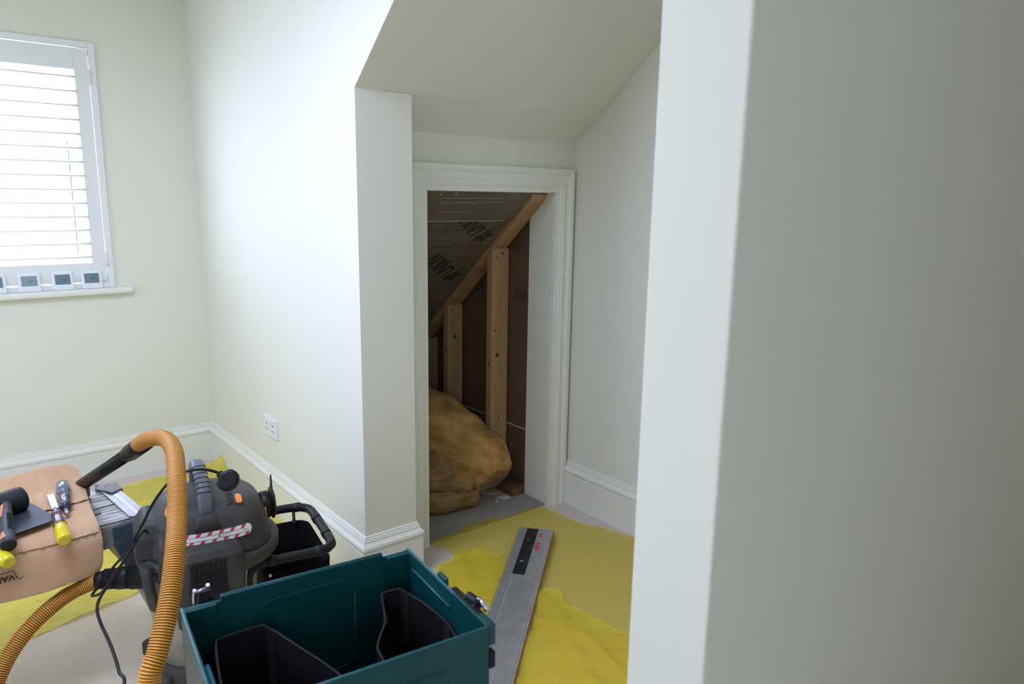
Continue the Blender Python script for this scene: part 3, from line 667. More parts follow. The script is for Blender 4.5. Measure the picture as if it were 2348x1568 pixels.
def solid_sheet(bm, pts, th=.003):
    n, m = len(pts), len(pts[0])
    nr = [[None]*m for _ in range(n)]
    for i in range(n):
        for j in range(m):
            a = pts[min(i+1, n-1)][j]-pts[max(i-1, 0)][j]; b = pts[i][min(j+1, m-1)]-pts[i][max(j-1, 0)][:] if False else pts[i][min(j+1, m-1)]-pts[i][max(j-1, 0)]
            q = a.cross(b).normalized(); 
            if q.z < 0 and abs(q.z) > .2: q = -q
            if abs(q.z) <= .2 and q.y > 0: q = -q
            nr[i][j] = q
    T = [[bm.verts.new(pts[i][j]) for j in range(m)] for i in range(n)]; U = [[bm.verts.new(pts[i][j]-nr[i][j]*th) for j in range(m)] for i in range(n)]
    for i in range(n-1):
        for j in range(m-1):
            for Q, rv in ((T, 0), (U, 1)):
                f = bm.faces.new([Q[i][j], Q[i][j+1], Q[i+1][j+1], Q[i+1][j]][::-1 if rv else 1]); f.smooth = True
    for i in range(n-1):
        bm.faces.new([T[i][0], T[i+1][0], U[i+1][0], U[i][0]]); bm.faces.new([T[i][-1], T[i+1][-1], U[i+1][-1], U[i][-1]])
    for j in range(m-1):
        bm.faces.new([T[0][j], T[0][j+1], U[0][j+1], U[0][j]]); bm.faces.new([T[-1][j], T[-1][j+1], U[-1][j+1], U[-1][j]])
bm = bmesh.new(); solid_sheet(bm, pouch_surf(), .003); bb_ = obj('backing', bm, 'leather', po); sm = bb_.modifiers.new('s', 'SUBSURF'); sm.levels = 1; sm.render_levels = 2
# two rows of pockets stitched to the backing
bm = bmesh.new(); solid_sheet(bm, pouch_surf(.006, 3, 9, .001), .003); o = obj('pocket_row', bm, 'leather', po); o.modifiers.new('s', 'SUBSURF').render_levels = 2
bm = bmesh.new(); pp = pouch_surf(.011, 3, 5, .0015, xl=.16)
for row in pp:
    for k, p in enumerate(row): p.z += .004*math.sin(k*.7)**2
solid_sheet(bm, pp, .003); o = obj('pocket_flap', bm, 'leather', po); o.modifiers.new('s', 'SUBSURF').render_levels = 2
# stitching and rivets
bm = bmesh.new()
def dash(a, b, nn=22):
    for k in range(nn):
        p = a.lerp(b, k/nn); q = a.lerp(b, (k+.5)/nn); tube(bm, [p+V((0, 0, .0008)), q+V((0, 0, .0008))], .0006, 5)
G = pouch_surf(.0066, 3, 9, .001)
for i in (0, 6):
    for j in range(24): dash(G[i][j], G[i][j+1], 3)
for j in (3, 7, 11, 15):
    for i in range(6): dash(G[i][j], G[i+1][j], 6)
obj('stitching', bm, 'stitch', po)
for i, js in ((0, (1, 2, 3, 5, 7, 9, 11)), (6, (1, 2, 3, 5, 7, 9, 11)), (2, (1, 3))):
    for j in js: bm = bmesh.new(); disc_slab(bm, G[i][j]+V((0, 0, .0065 if i == 2 else .0004)), (0, -.3, 1), .0032, .0032, .0012, 0, 10); obj('rivet', bm, 'rivet', po)
# maker's name burnt on the hanging flap, seen upside down
mt = frame_mat((.0945, 2.1505, .413), (-1, -.075, 0), (0, -.03, -1))
bm = text_bm('VAL', .022, mt, .0004, bold=.0004); pts = [(-.042, .006), (-.030, .016), (-.022, -.001), (-.016, -.012), (.04, -.013)]
bm2 = bmesh.new(); tube(bm2, [mt @ V((-.038, .006, 0)), mt @ V((-.030, .011, 0)), mt @ V((-.024, .004, 0)), mt @ V((-.019, -.016, 0)), mt @ V((.05, -.016, 0))], .0011, 6); merge(bm, bm2, 0)
obj('burnt_lettering', bm, 'ink', po)

# ------------------------------------------------------------------ hand tools lying on the pouch
def ortho(a, b): return (V(b)-V(a)).normalized()
def handle_prof(bm, a, b, prof, seg=16, mi=0):
    """prof: list of (t, r) with t in 0..1 along a->b"""
    a, b = V(a), V(b); L = (b-a).length
    lathe(bm, [(r, t*L) for t, r in prof], a, seg, mi, axis=(b-a))
ma = thing('rubber_mallet', 'black rubber mallet with grey and orange grip lying on the leather pouch', 'mallet', (.14, 2.33, .50))
hc = V((.120, 2.350, .540)); hd = V((.93, .36, .03)).normalized()
bm = bmesh.new(); lathe(bm, [(.029, -.062), (.033, -.058), (.0345, -.045), (.0345, .042), (.033, .050), (.028, .0535)], hc, 28, axis=hd); obj('head', bm, 'rubber', ma)
ha, hb_ = hc+V((.004, -.012, .008)), V((.108, 2.125, .512))
ax_ = (hb_-ha).normalized()
bm = bmesh.new(); handle_prof(bm, ha, hb_, [(0, .013), (.12, .0155), (.16, .014), (.35, .0155), (.55, .0165), (.8, .0165), (.93, .0185), (.985, .0185), (1, .014)], 20)
obj('grip', bm, 'greyrub', ma)
bm = bmesh.new(); lathe(bm, [(.0172, 0), (.0172, .004), (.012, .0045)], hb_-ax_*.003, 20, axis=ax_); obj('end_cap', bm, 'rubber', ma)
bm = bmesh.new(); upn = V((0, 0, 1)); sd = ax_.cross(upn).normalized(); un = sd.cross(ax_)
def on_grip(t, s, off=.0152): 
    L = (hb_-ha).length; r = off; return ha+ax_*(t*L)+un*(math.cos(s)*r)+sd*(math.sin(s)*r)
def grip_patch(t0, t1, s0, s1, s2, s3, off0, off1):
    vs0 = []
    for k in range(7):
        t = t0+(t1-t0)*k/6; sa_ = s0+(s2-s0)*k/6; sb_ = s1+(s3-s1)*k/6; off = off0+(off1-off0)*k/6
        vs0.append([bm.verts.new(on_grip(t, sa_+(sb_-sa_)*j/5, off)) for j in range(6)])
    for a_, b_ in zip(vs0, vs0[1:]):
        for j in range(5): bm.faces.new([a_[j], a_[j+1], b_[j+1], b_[j]]).smooth = True
grip_patch(.14, .42, .2, 1.2, .55, .8, .0160, .0168); obj('grip_insert', bm, 'salmon', ma); bm = bmesh.new()
grip_patch(.78, .93, .45, .8, .15, 1.2, .0176, .0192); obj('grip_insert', bm, 'salmon', ma)
for k in range(11): 
    t = .38+.035*k; bm = bmesh.new(); tube(bm, [on_grip(t, s, .0172) for s in (-.9, -.7, -.5, -.3, -.1)], .0011, 6); obj('grip_ridge', bm, 'rubber', ma)

bm = bmesh.new(); Z = .5065
prism(bm, [(.075, 2.18, Z), (.212, 2.228, Z+.002), (.224, 2.262, Z+.004), (.186, 2.395, Z+.004), (.10, 2.38, Z), (.06, 2.30, Z)], (0, 0, .0018))
tag(obj('filling_blade', bm, 'greyrub', bevel=.0006), 'worn dark flat blade lying under the mallet head', 'scraper')

ch = thing('chisel', 'old chisel with purple and yellow plastic handle lying on the pouch', 'chisel', (.225, 2.2, .50))
a, b = V((.232, 2.265, .515)), V((.2295, 2.128, .487))
bm = bmesh.new(); handle_prof(bm, a, b, [(0, .010), (.03, .0135), (.10, .0135), (.14, .011), (.2, .013), (.42, .0155), (.48, .0165)], 18, 0); handle_prof(bm, a+(b-a)*.0, b, [(.479, .0165), (.6, .018), (.93, .0195), (.98, .018), (1, .014)], 8, 1)
obj('handle', bm, ['purh', 'yelh'], ch)
bm = bmesh.new(); tube(bm, [V((.233, 2.300, .5165)), a], .005, 10); prism(bm, [(.226, 2.298, .514), (.242, 2.298, .514), (.247, 2.42, .514), (.229, 2.42, .514)], (0, 0, .003)); obj('blade', bm, 'steel', ch)
s2 = thing('chisel', 'chisel with smoky blue translucent handle pointing up out of the pocket', 'chisel', (.26, 2.36, .50))
a, b = V((.259, 2.292, .515)), V((.2745, 2.452, .530))
bm = bmesh.new(); handle_prof(bm, a, b, [(0, .009), (.02, .0145), (.10, .0150), (.14, .0125), (.30, .0155), (.5, .0175)], 18, 1); handle_prof(bm, a, b, [(.499, .0175), (.75, .019), (.93, .0185), (1, .013)], 8, 0); obj('handle', bm, ['bluh', 'darkh'], s2)
bm = bmesh.new(); tube(bm, [a, V((.256, 2.255, .508))], .006, 10); obj('blade', bm, 'steel', s2)
s3 = thing('chisel', 'yellow-handled chisel end below the mallet grip at the left edge', 'chisel', (.09, 2.13, .48))
a, b = V((.070, 2.20, .500)), V((.104, 2.095, .478))
bm = bmesh.new(); handle_prof(bm, a, b, [(0, .013), (.3, .016), (.9, .0185), (1, .015)], 8); obj('handle', bm, 'yelh', s3)
bm = bmesh.new(); tube(bm, [V((.055, 2.25, .507)), a], .006, 10); obj('blade', bm, 'steel', s3)

# ------------------------------------------------------------------ wet and dry vacuum cleaner
VC = V((.570, 2.050, 0)); va = math.radians(-10)
E1 = V((math.cos(va), math.sin(va), 0)); E2 = V((math.sin(va), -math.cos(va), 0))    # right, front
vac = thing('vacuum_cleaner', 'dusty black drum vacuum cleaner with grey handle and long orange hose', 'vacuum cleaner', VC)
def VP(a, b, z): return VC+E1*a+E2*b+V((0, 0, z))
MV = Matrix(((E1.x, -E2.x, 0, VC.x), (E1.y, -E2.y, 0, VC.y), (0, 0, 1, 0), (0, 0, 0, 1)))   # local x right, y back, z up
bm = bmesh.new(); lathe(bm, [(.128, .095), (.136, .11), (.142, .25), (.152, .40), (.150, .405)], VP(-.02, 0, 0), 48); obj('tank', bm, 'tank', vac)
bm = bmesh.new(); lathe(bm, [(.10, .045), (.150, .05), (.158, .06), (.158, .10), (.140, .112)], VP(-.02, 0, 0), 48)
for k in range(4):
    a = math.radians((60, 145, 215, 300)[k]); c = VP(-.02+math.cos(a)*.16, math.sin(a)*.16, .075); rbox(bm, (-.035, -.03, -.025), (.035, .03, .025), .012, 3, mw=Matrix.Translation(c) @ Matrix.Rotation(a+va, 4, 'Z'))
obj('base', bm, 'vac', vac)
for k in range(4):
    a = math.radians((60, 145, 215, 300)[k]); c = VP(-.02+math.cos(a)*.178, math.sin(a)*.178, .022)
    bm = bmesh.new(); lathe(bm, [(.014, -.012), (.022, -.010), (.022, .010), (.014, .012)], c, 20, axis=(math.cos(a+1.2), math.sin(a+1.2), 0)); tube(bm, [c, c+V((0, 0, .04))], .007, 8); obj('caster', bm, 'black', vac)
# rim
bm = bmesh.new(); lathe(bm, [(.160, .385), (.186, .388), (.190, .395), (.190, .420), (.184, .430), (.168, .436)], VC, 56); obj('rim', bm, 'vac', vac)
# motor head
bm = bmesh.new()
def se(hx, hy, z, e=2.7, oy=0): return [(x, y+oy, z) for x, y in superell(hx, hy, e, 48)]
HT = [(.428, .168, .170), (.445, .162, .160), (.490, .156, .150), (.520, .148, .143), (.545, .134, .128), (.563, .112, .105), (.572, .080, .075), (.574, .03, .03)]
loft(bm, [se(a_, b_, z_) for z_, a_, b_ in HT], mw=MV)
MHo = obj('motor_head', bm, 'vac', vac)
# front filter housing and black vent panel
bm = bmesh.new(); hs = []
for z, hw, fr_ in ((.235, .080, .165), (.250, .085, .172), (.42, .090, .200), (.455, .088, .198), (.474, .078, .186), (.481, .062, .165)):
    hs.append([V((x-.018, -y, z)) for x, y in [(-hw, .09), (-hw, fr_-.03), (-hw+.008, fr_-.010), (-hw+.03, fr_), (hw-.03, fr_), (hw-.008, fr_-.010), (hw, fr_-.03), (hw, .09)]])
loft(bm, hs, mw=MV, smooth=False); obj('filter_housing', bm, 'vac', vac, bevel=.004)
bm = bmesh.new(); fy = -.196
vt = [V((-.060, -.206, .425)), V((.038, -.206, .425)), V((.038, -.199, .405)), V((-.060, -.199, .405))]
rbox(bm, (-.070, -.2035, .290), (.020, -.175, .452), .006, 2, mw=MV @ Matrix.Translation((0, 0, 0))); vp = obj('vent_panel', bm, 'black', vac)
bm = bmesh.new()
for k in range(7): box(bm, (-.062+k*.0115, -.2046, .425), (-.056+k*.0115, -.2025, .446), mw=MV)
for zz in (.405, .392, .365): box(bm, (-.056, -.2045, zz), (.008, -.203, zz+.0015), mw=MV)
obj('vent_fins', bm, 'ink', vac)
# sticker with red and white hazard border
bm = bmesh.new(); st = bmesh.new()
def front_y(x, z):   # head outline at height z, on the front
    hx, hy = (.1655, .155) if z < .47 else (.163, .150)
    c = min(.999, abs(x)/hx); return hy*(1-c**2.7)**(1/2.7)
def stk(x, z, off=.0012):
    zz = max(.445, min(.545, z))
    tab = HT[:5]
    for (z0_, a0_, b0_), (z1_, a1_, b1_) in zip(tab, tab[1:]):
        if z0_ <= zz <= z1_:
            t = (zz-z0_)/(z1_-z0_); hx, hy = a0_+(a1_-a0_)*t, b0_+(b1_-b0_)*t
    c = min(.995, abs(x)/hx); y = hy*(1-c**2.7)**(1/2.7)
    return VP(x*1.004, y+off, z)
SX0, SX1, SZ0, SZ1 = -.110, .098, .479, .508
nx = 60
def strip_band(bmx, z0_, z1_, off, mi=0, x0=SX0, x1=SX1, roundr=True, n=nx):
    prev = None
    for k in range(n+1):
        x = x0+(x1-x0)*k/n; zc = (SZ0+SZ1)/2; hh = (SZ1-SZ0)/2; lim = hh
        if roundr and x > x1-hh: lim = hh*math.sqrt(max(0, 1-((x-(x1-hh))/hh)**2))
        a_, b_ = max(z0_, zc-lim), min(z1_, zc+lim)
        if b_ < a_: a_ = b_ = (a_+b_)/2
        cur = [bmx.verts.new(stk(x, a_, off)), bmx.verts.new(stk(x, (a_+b_)/2, off)), bmx.verts.new(stk(x, b_, off))]
        if prev:
            for j in (0, 1):
                f = bmx.faces.new([prev[j], cur[j], cur[j+1], prev[j+1]]); f.material_index = mi
        prev = cur
strip_band(bm, SZ0, SZ1, .0014)
stk_o = obj('hazard_sticker', bm, 'sticker', vac); stk_o['label'] = 'white sticker strip with red hazard dashes'
bm = bmesh.new()
for row, zz0, zz1, shft in ((0, SZ1-.0085, SZ1, 0), (1, SZ0, SZ0+.0085, .009)):
    for k in range(7):
        xa = SX0+.006+k*.0285+shft; xb = xa+.010
        if xb > SX1-.012 and row == 1: xb = min(xb, SX1-.004)
        if xb > SX1-.006: continue
        f = bm.faces.new([bm.verts.new(stk(xa, zz0, .0019)), bm.verts.new(stk(xb, zz0, .0019)), bm.verts.new(stk(xb+.006, zz1, .0019)), bm.verts.new(stk(xa+.006, zz1, .0019))])
obj('red_dashes', bm, 'red', stk_o)
bm = bmesh.new()
tube(bm, [stk(x, SZ1-.0095, .002) for x in [SX0+k*.02 for k in range(10)]]+[stk(SX1-.014, (SZ0+SZ1)/2, .002)]+[stk(x, SZ0+.0095, .002) for x in [SX0+k*.02 for k in range(9, -1, -1)]], .0004, 4)
mwx = frame_mat(stk(.012, .4935, .0024), E1, (0, 0, 1)); text_bm('A', .012, mwx, .0001, bm=bm)
cpt = [stk(x, z, .0024) for x, z in ((.022, .4875), (.038, .4875), (.038, .4995), (.022, .4995), (.022, .4875))]; tube(bm, cpt, .0004, 4)
mwx = frame_mat(stk(.030, .4935, .0026), E1, (0, 0, 1)); text_bm('i', .011, mwx, .0001, bm=bm)
obj('line_and_icons', bm, 'ink', stk_o)
# grey carrying handle
hx0 = -.014
path = smooth_path([VP(hx0, .112, .530), VP(hx0, .118, .562), VP(hx0, .100, .598), VP(hx0, .064, .622), VP(hx0, .0, .636), VP(hx0, -.060, .630), VP(hx0, -.100, .60), VP(hx0, -.110, .545)], 6)
sec = [(x, y) for x, y in rrect(.0175, .013, .009, 4)]
bm = bmesh.new(); tube(bm, path, 1.0, section=sec, upv=E2); hd_ = obj('carry_handle', bm, 'grey', vac)
for k in (12, 14, 16, 18, 20, 23):
    p = path[k]; t = (path[k+1]-path[k-1]).normalized(); s_ = E1; u_ = s_.cross(t).normalized(); u_ = u_ if u_.z > 0 else -u_
    if u_.dot(E2) < 0 and abs(u_.z) < .3: u_ = -u_
    bm = bmesh.new(); tube(bm, [p+s_*.018+u_*.006, p+s_*.0145+u_*.0132, p+u_*.0138-s_*.0, p-s_*.0145+u_*.0132, p-s_*.018+u_*.006], .0011, 5); obj('grip_ridge', bm, 'black', hd_)
bm = bmesh.new(); loft(bm, [[VP(hx0+x, .118+y, z) for x, y in rrect(w_, d_, .008, 3)] for w_, d_, z in ((.036, .030, .512), (.030, .026, .53), (.022, .020, .552))]); obj('handle_socket', bm, 'vac', vac)
# left side lug, lever and clamp flap
bm = bmesh.new(); loft(bm, [[VP(x, y, z) for x, y in q] for q, z in (([(-.192, .075), (-.192, -.07), (-.12, -.07), (-.12, .10)], .425), ([(-.188, .07), (-.188, -.07), (-.12, -.07), (-.12, .10)], .49), ([(-.165, .06), (-.165, -.055), (-.11, -.06), (-.11, .09)], .535))], smooth=False); obj('side_lug', bm, 'vac', vac, bevel=.012)
bm = bmesh.new(); tube(bm, [VP(-.118, .122, .515), VP(-.124, .150, .47), VP(-.130, .172, .41)], 1.0, section=rrect(.013, .005, .003, 2), upv=E2); obj('lever', bm, 'vac', vac)
bm = bmesh.new(); nC, tC = V((-.86, .51, 0)), V((.51, .86, 0))
loft(bm, [[VP(-.160+nC.x*(x+o_)+tC.x*y, .095+nC.y*(x+o_)+tC.y*y, z) for x, y in rrect(.008, w_, .004, 2)] for w_, o_, z in ((.014, -.006, .290), (.017, -.004, .305), (.019, .006, .37), (.021, .010, .425))]); obj('clamp', bm, 'vac', vac)
# swivelling plug-in latch bar in front
bm = bmesh.new(); tube(bm, [VP(-.150, .118, .398), VP(-.12, .150, .398), VP(-.095, .168, .398)], .013, 12); obj('latch_bar', bm, 'black', vac)
# exhaust port with open cap on the right
bm = bmesh.new(); lathe(bm, [(.036, 0), (.040, .004), (.040, .022), (.037, .026), (.030, .026), (.030, .004)], VP(.145, .0, .495), 28, axis=E1); obj('exhaust_port', bm, 'black', vac)
bm = bmesh.new(); lathe(bm, [(.046, 0), (.046, .005), (.040, .008)], VP(.176, -.002, .497), 28, axis=E1); prism(bm, [VP(.178, -.022, .53), VP(.178, .008, .53), VP(.178, -.006, .582)], E1*.004); obj('port_cap', bm, 'black', vac)
# orange details
def on_head(a, b):
    """surface point and normal of the motor head straight below (a right, b front)"""
    inv = MHo.matrix_world.inverted(); ok, p, n_, _ = MHo.ray_cast(inv @ VP(a, b, 1.0), V((0, 0, -1)))
    return MHo.matrix_world @ p, n_
p_, n_ = on_head(.074, .088); ed = (E2-n_*E2.dot(n_)).normalized(); es = n_.cross(ed); bm = bmesh.new()
loft(bm, [[p_+n_*h+ed*(y*k_)+es*(x*k_) for x, y in rrect(.0085, .021, .008, 4)] for h, k_ in ((-.002, 1), (.003, 1), (.0042, .8))]); obj('power_button', bm, 'orangep', vac)
p_, n_ = on_head(-.085, .085); bm = bmesh.new(); disc_slab(bm, p_, n_, .026, .030, .006, 0, 24); obj('blow_switch', bm, 'orangep', vac, bevel=.002)
bm = bmesh.new(); prism(bm, [VP(.152, .050, .475), VP(.149, .060, .475), VP(.147, .054, .505), VP(.150, .044, .505)], E1*.004); obj('maker_badge', bm, 'orangep', vac)
# raised lettering on top
p_, n_ = on_head(.052, .085); dd_ = (E2-n_*E2.dot(n_)).normalized()
bm = text_bm('TITAN', .019, frame_mat(p_+n_*.0006, -dd_, n_.cross(-dd_)), .0012, font_scale=(1, 1.3)); obj('raised_lettering', bm, 'vac', vac)

# inlet, hose, wand (points measured in metres)
inl = [V((.425, 2.085, .338)), V((.378, 2.118, .338)), V((.320, 2.150, .336))]
bm = bmesh.new(); tube(bm, [V((.440, 2.075, .338)), inl[1]], .034, 24); tube(bm, [inl[1]-(inl[1]-inl[2])*-.0, inl[1].lerp(inl[2], .55)], .031, 24); tube(bm, [inl[1].lerp(inl[2], .55), inl[2]+V((-.004, .003, 0))], .0285, 24); tube(bm, [inl[2], inl[2]+V((-.022, .012, -.002))], .0245, 24); obj('hose_connector', bm, 'black', vac)
def corrugated(name, pts, R_=.021, step=.00104, parent=vac):
    pth = resample(smooth_path(pts, 14), step); bm = bmesh.new()
    per = 5
    tube(bm, pth, lambda i: R_ if (i % per) in (0, 1, 2) else R_*.87, 18, mifun=lambda i: 0 if (i % per) in ((0, 1, 4) if i < len(pth)*.55 else (0, 1)) else 1, cap=True)
    return obj(name, bm, ['orange', 'hosegroove'], parent)
hose = [V((0.4210, 2.1039, 0.7219)), V((0.4361, 2.0336, 0.7530)), V((0.4512, 1.9474, 0.7736)), V((0.4460, 1.8453, 0.7702)), V((0.4186, 1.7283, 0.7408)), V((0.3910, 1.6339, 0.6963)), V((0.3607, 1.5436, 0.6591)), V((0.3355, 1.4865, 0.6136)), V((0.3095, 1.4430, 0.5668)), V((0.2842, 1.4125, 0.5217)), V((0.2605, 1.3933, 0.4742))]
tail = [V((.25, 1.36, .34)), V((.17, 1.31, .19)), V((.02, 1.36, .12)), V((-.07, 1.52, .17))]
back = [V((0.0200, 2.1008, 0.1017)), V((0.0472, 2.1083, 0.1660)), V((0.0903, 2.1282, 0.2266)), V((0.1470, 2.1471, 0.2753)), V((0.2106, 2.1687, 0.3054)), V((0.2542, 2.1757, 0.3180)), inl[2]+V((-.018, .010, -.001))]
corrugated('hose', hose+tail+back)
wa, wb = V((0.4416, 2.1015, 0.7270)), V((0.4141, 2.1774, 0.6784)); we = V((0.3246, 2.4581, 0.5111))
bm = bmesh.new(); tube(bm, [V((0.4387, 2.1036, 0.7258)), wb], .0245, 24); tube(bm, [wb, wb.lerp(we, .06)], .0215, 24); tube(bm, [wb.lerp(we, .05), we], .0185, 24); obj('wand', bm, 'black', vac)

# mains cord and plug
cA = [V((0.5389, 1.7918, 0.7050)), V((0.5234, 1.7941, 0.7160)), V((0.4959, 1.7935, 0.7283)), V((0.4749, 1.8101, 0.7257)), V((0.4582, 1.8459, 0.7093)), V((0.4351, 1.8830, 0.6776)), V((0.4039, 1.9083, 0.6256)), V((0.3764, 1.9280, 0.5635)), V((0.3536, 1.9473, 0.5150)), V((0.3380, 1.9874, 0.4672)), V((0.3288, 2.0826, 0.3986)), V((0.3128, 2.1340, 0.3427)), V((0.2855, 2.1025, 0.3378)), V((0.2712, 2.0746, 0.3378)), V((0.2807, 2.0094, 0.3709)), V((0.2916, 1.9585, 0.4124))]
bm = bmesh.new(); tube(bm, smooth_path(cA, 8), .0036, 10); obj('mains_cord', bm, 'black', vac)
cB = [VP(-.150, .030, .475), V((0.3875, 1.9639, 0.5334)), V((0.3607, 1.9421, 0.5173)), V((0.3336, 1.9300, 0.4864)), V((0.3067, 1.9413, 0.4450)), V((0.2838, 1.9505, 0.4079)), V((0.2657, 1.9345, 0.3906)), V((0.2560, 1.9006, 0.3820)), V((0.2556, 1.8578, 0.3681)), V((0.2586, 1.7998, 0.3574)), V((0.2580, 1.7331, 0.3525)), V((0.2545, 1.6688, 0.3477)), V((0.2497, 1.6056, 0.3433)), V((.17, 1.50, .25)), V((.15, 1.46, .01))]
bm = bmesh.new(); tube(bm, smooth_path(cB, 8), .0038, 10); obj('mains_cord', bm, 'black', vac)
pc = V((0.5470, 1.7694, 0.6953)); pd = (V((0.5568, 1.7590, 0.6860))-V((0.5337, 1.7844, 0.7109))).normalized(); pn = (V((0, 0, CAM_H))-pc).normalized(); pn = (pn-pd*pn.dot(pd)).normalized(); ps = pd.cross(pn)
bm = bmesh.new()
outl = []
for k in range(28):
    a = 2*PI*k/28; r = .026*(1-.10*math.cos(2*a)) ; x = r*math.cos(a)*1.05; y = r*math.sin(a)*.98
    if x < -.018: y *= .8
    outl.append((x, y))
loft(bm, [[pc+pd*(x*s)+ps*(y*s)+pn*z for x, y in outl] for s, z in ((.80, -.020), (1.0, -.014), (1.0, .004), (.92, .011), (.70, .015))])
tube(bm, [V((0.5313, 1.7932, 0.7121)), V((0.5366, 1.7876, 0.7069)), pc-pd*.020], lambda i: (.0045, .0065, .0085)[i], 14)
pg = obj('plug', bm, 'black', vac)
bm = bmesh.new()
for k in range(4): q = V((0.5313, 1.7932, 0.7121)).lerp(pc-pd*.022, .25+.2*k); tube(bm, [q, q+pd*.002], .0085+.0006*k, 12)
obj('strain_relief', bm, 'black', pg)

# ------------------------------------------------------------------ black tote with tubular rim
to = thing('open_tool_tote', 'black fabric tool tote with a padded tubular rim, between vacuum cleaner and cheek wall', 'tool bag', (.83, 2.09, .003))
TC = V((.818, 2.084, 0)); ta = math.radians(-10.5)
TX = V((math.cos(ta), math.sin(ta), 0)); TY = V((-math.sin(ta), math.cos(ta), 0))
def TP(a, b, z): return TC+TX*a+TY*b+V((0, 0, z))
ZT = .36
rim_pts = [TP(x, y, ZT) for x, y in rrect(.098, .170, .05, 6)]
open_pts = [TP(x, y, ZT) for x, y in rrect(.098, .170, .05, 6)]
def tot(s, z): return [TP(x*s, y*s, z) for x, y in rrect(.094, .166, .045, 5)]
bm = bmesh.new(); secs = [tot(.90, .004), tot(.93, .05), tot(.97, .2), tot(1.0, .315)]; ins_ = [tot(.975, .315), tot(.945, .2), tot(.90, .05), tot(.87, .012)]
loft(bm, secs+ins_, cap0=True, cap1=True); obj('bag_body', bm, 'blackmatt', to)
bm = bmesh.new()
near = rim_pts[13+1:]  # ordering from rrect: +x+y, -x+y, -x-y, +x-y
ring = rim_pts+[rim_pts[0]]
tube(bm, smooth_path([TP(-.098, .11, ZT-.03), TP(-.094, .150, ZT), TP(-.06, .170, ZT), TP(.045, .170, ZT), TP(.085, .150, ZT), TP(.100, .10, ZT), TP(.100, -.11, ZT), TP(.085, -.158, ZT), TP(.045, -.174, ZT), TP(-.105, -.174, ZT), TP(-.138, -.172, ZT-.010), TP(-.152, -.170, ZT-.040), TP(-.150, -.166, ZT-.075)], 6), .0142, 14); obj('rim_tube', bm, 'black', to)
bm = bmesh.new()
for a, b in ((.062, .166), (.100, .05), (.100, -.07), (.05, -.174), (-.085, -.174)):
    d = TX if abs(b) > .1 else TY
    bm = bmesh.new(); tube(bm, [TP(a, b, ZT)-d*.012, TP(a, b, ZT)+d*.012], .0158, 14); obj('rim_sleeve', bm, 'rubber', to)
for (a, b, n_) in ((.05, .155, -TY), (-.09, -.166, -TY)):
    bm = bmesh.new(); disc_slab(bm, TP(a, b, ZT-.045)+n_*.004, n_, .0045, .0045, .002, 0, 14); obj('rivet', bm, 'rivet' if b < 0 else 'chrome', to)
for a in (.05,):
    bm = bmesh.new(); tube(bm, [TP(a, .164, ZT), TP(a, .160, ZT-.05)], 1, section=rrect(.011, .0015, .001, 1)); obj('rim_strap', bm, 'rubber', to)

# ------------------------------------------------------------------ teal stacking toolbox and what it stands on
cA_ = V((.268, 1.145, 0)); cB_ = V((.658, 1.099, 0)); cC_ = V((.6255, .802, 0))
KX = (cB_-cA_).normalized(); KY = V((KX.y, -KX.x, 0))   # KY points towards the camera
KL, KW, KZ, KB = .3927, .299, .755, .44
def KP(a, b, z): return cA_+KX*a+KY*b+V((0, 0, z))
tb = thing('toolbox', 'open teal stacking toolbox with raised lid removed, in the foreground', 'toolbox', KP(KL/2, KW/2, KB))
tb['label'] = 'open teal stacking toolbox without a lid, holding black tool holsters, in the foreground'
wt = .0045
def panel(bm, a0, b0, a1, b1, z0, z1, mi=0): prism(bm, [KP(a0, b0, z0), KP(a1, b0, z0), KP(a1, b1, z0), KP(a0, b1, z0)], (0, 0, z1-z0), mi)
bm = bmesh.new()
panel(bm, 0, 0, KL, wt, KB+.005, KZ-.008); panel(bm, .060, -.003, .340, wt+.001, KZ-.06, KZ); panel(bm, .062, 0, .338, wt, KZ-.02, KZ)
panel(bm, 0, KW-wt, KL, KW, KB+.005, KZ-.002)
panel(bm, 0, 0, wt, KW, KB+.005, KZ-.006)
panel(bm, KL-wt, 0, KL, KW*.62, KB+.005, KZ-.004); panel(bm, KL-wt, KW*.62, KL, KW, KB+.005, KZ-.002)
panel(bm, 0, 0, KL, KW, KB, KB+.006)
# corner posts and stepped inner corners
panel(bm, .0, .0, .052, .010, KB, KZ-.009); panel(bm, KL-.045, .0, KL, .010, KB, KZ-.009)
obj('shell', bm, 'teal', tb, bevel=.0012)
def ridge(pts, r=.0016, m='tealedge', name='moulded_rib', cyc=False):
    bm = bmesh.new(); tube(bm, pts+([pts[0]] if cyc else []), r, 8); return obj(name, bm, m, tb)
def rr_wall(fn, x0, x1, z0, z1, r=.025): 
    out = []
    for cx_, cz_, a0 in ((x1-r, z1-r, 0), (x0+r, z1-r, 90), (x0+r, z0+r, 180), (x1-r, z0+r, 270)):
        for k in range(7):
            a = math.radians(a0+90*k/6); out.append(fn(cx_+r*math.cos(a), cz_+r*math.sin(a)))
    return out
ridge(rr_wall(lambda a, z: KP(a, wt+.0012, z), .115, .285, KZ-.20, KZ-.030), cyc=True, m='teal')
ridge(rr_wall(lambda a, z: KP(a, KW+.0004, z), .06, .325, KZ-.22, KZ-.050), cyc=True, m='teal')
ridge([KP(KL-wt-.002, .035, KZ-.030), KP(KL-wt-.002, KW*.60, KZ-.030)], .0018)
ridge([KP(wt+.002, .075, KZ-.040), KP(wt+.002, KW-.02, KZ-.040)], .0020)
ridge([KP(wt+.012, .115, KZ-.045), KP(wt+.014, KW-.02, KZ-.055)], .0035)
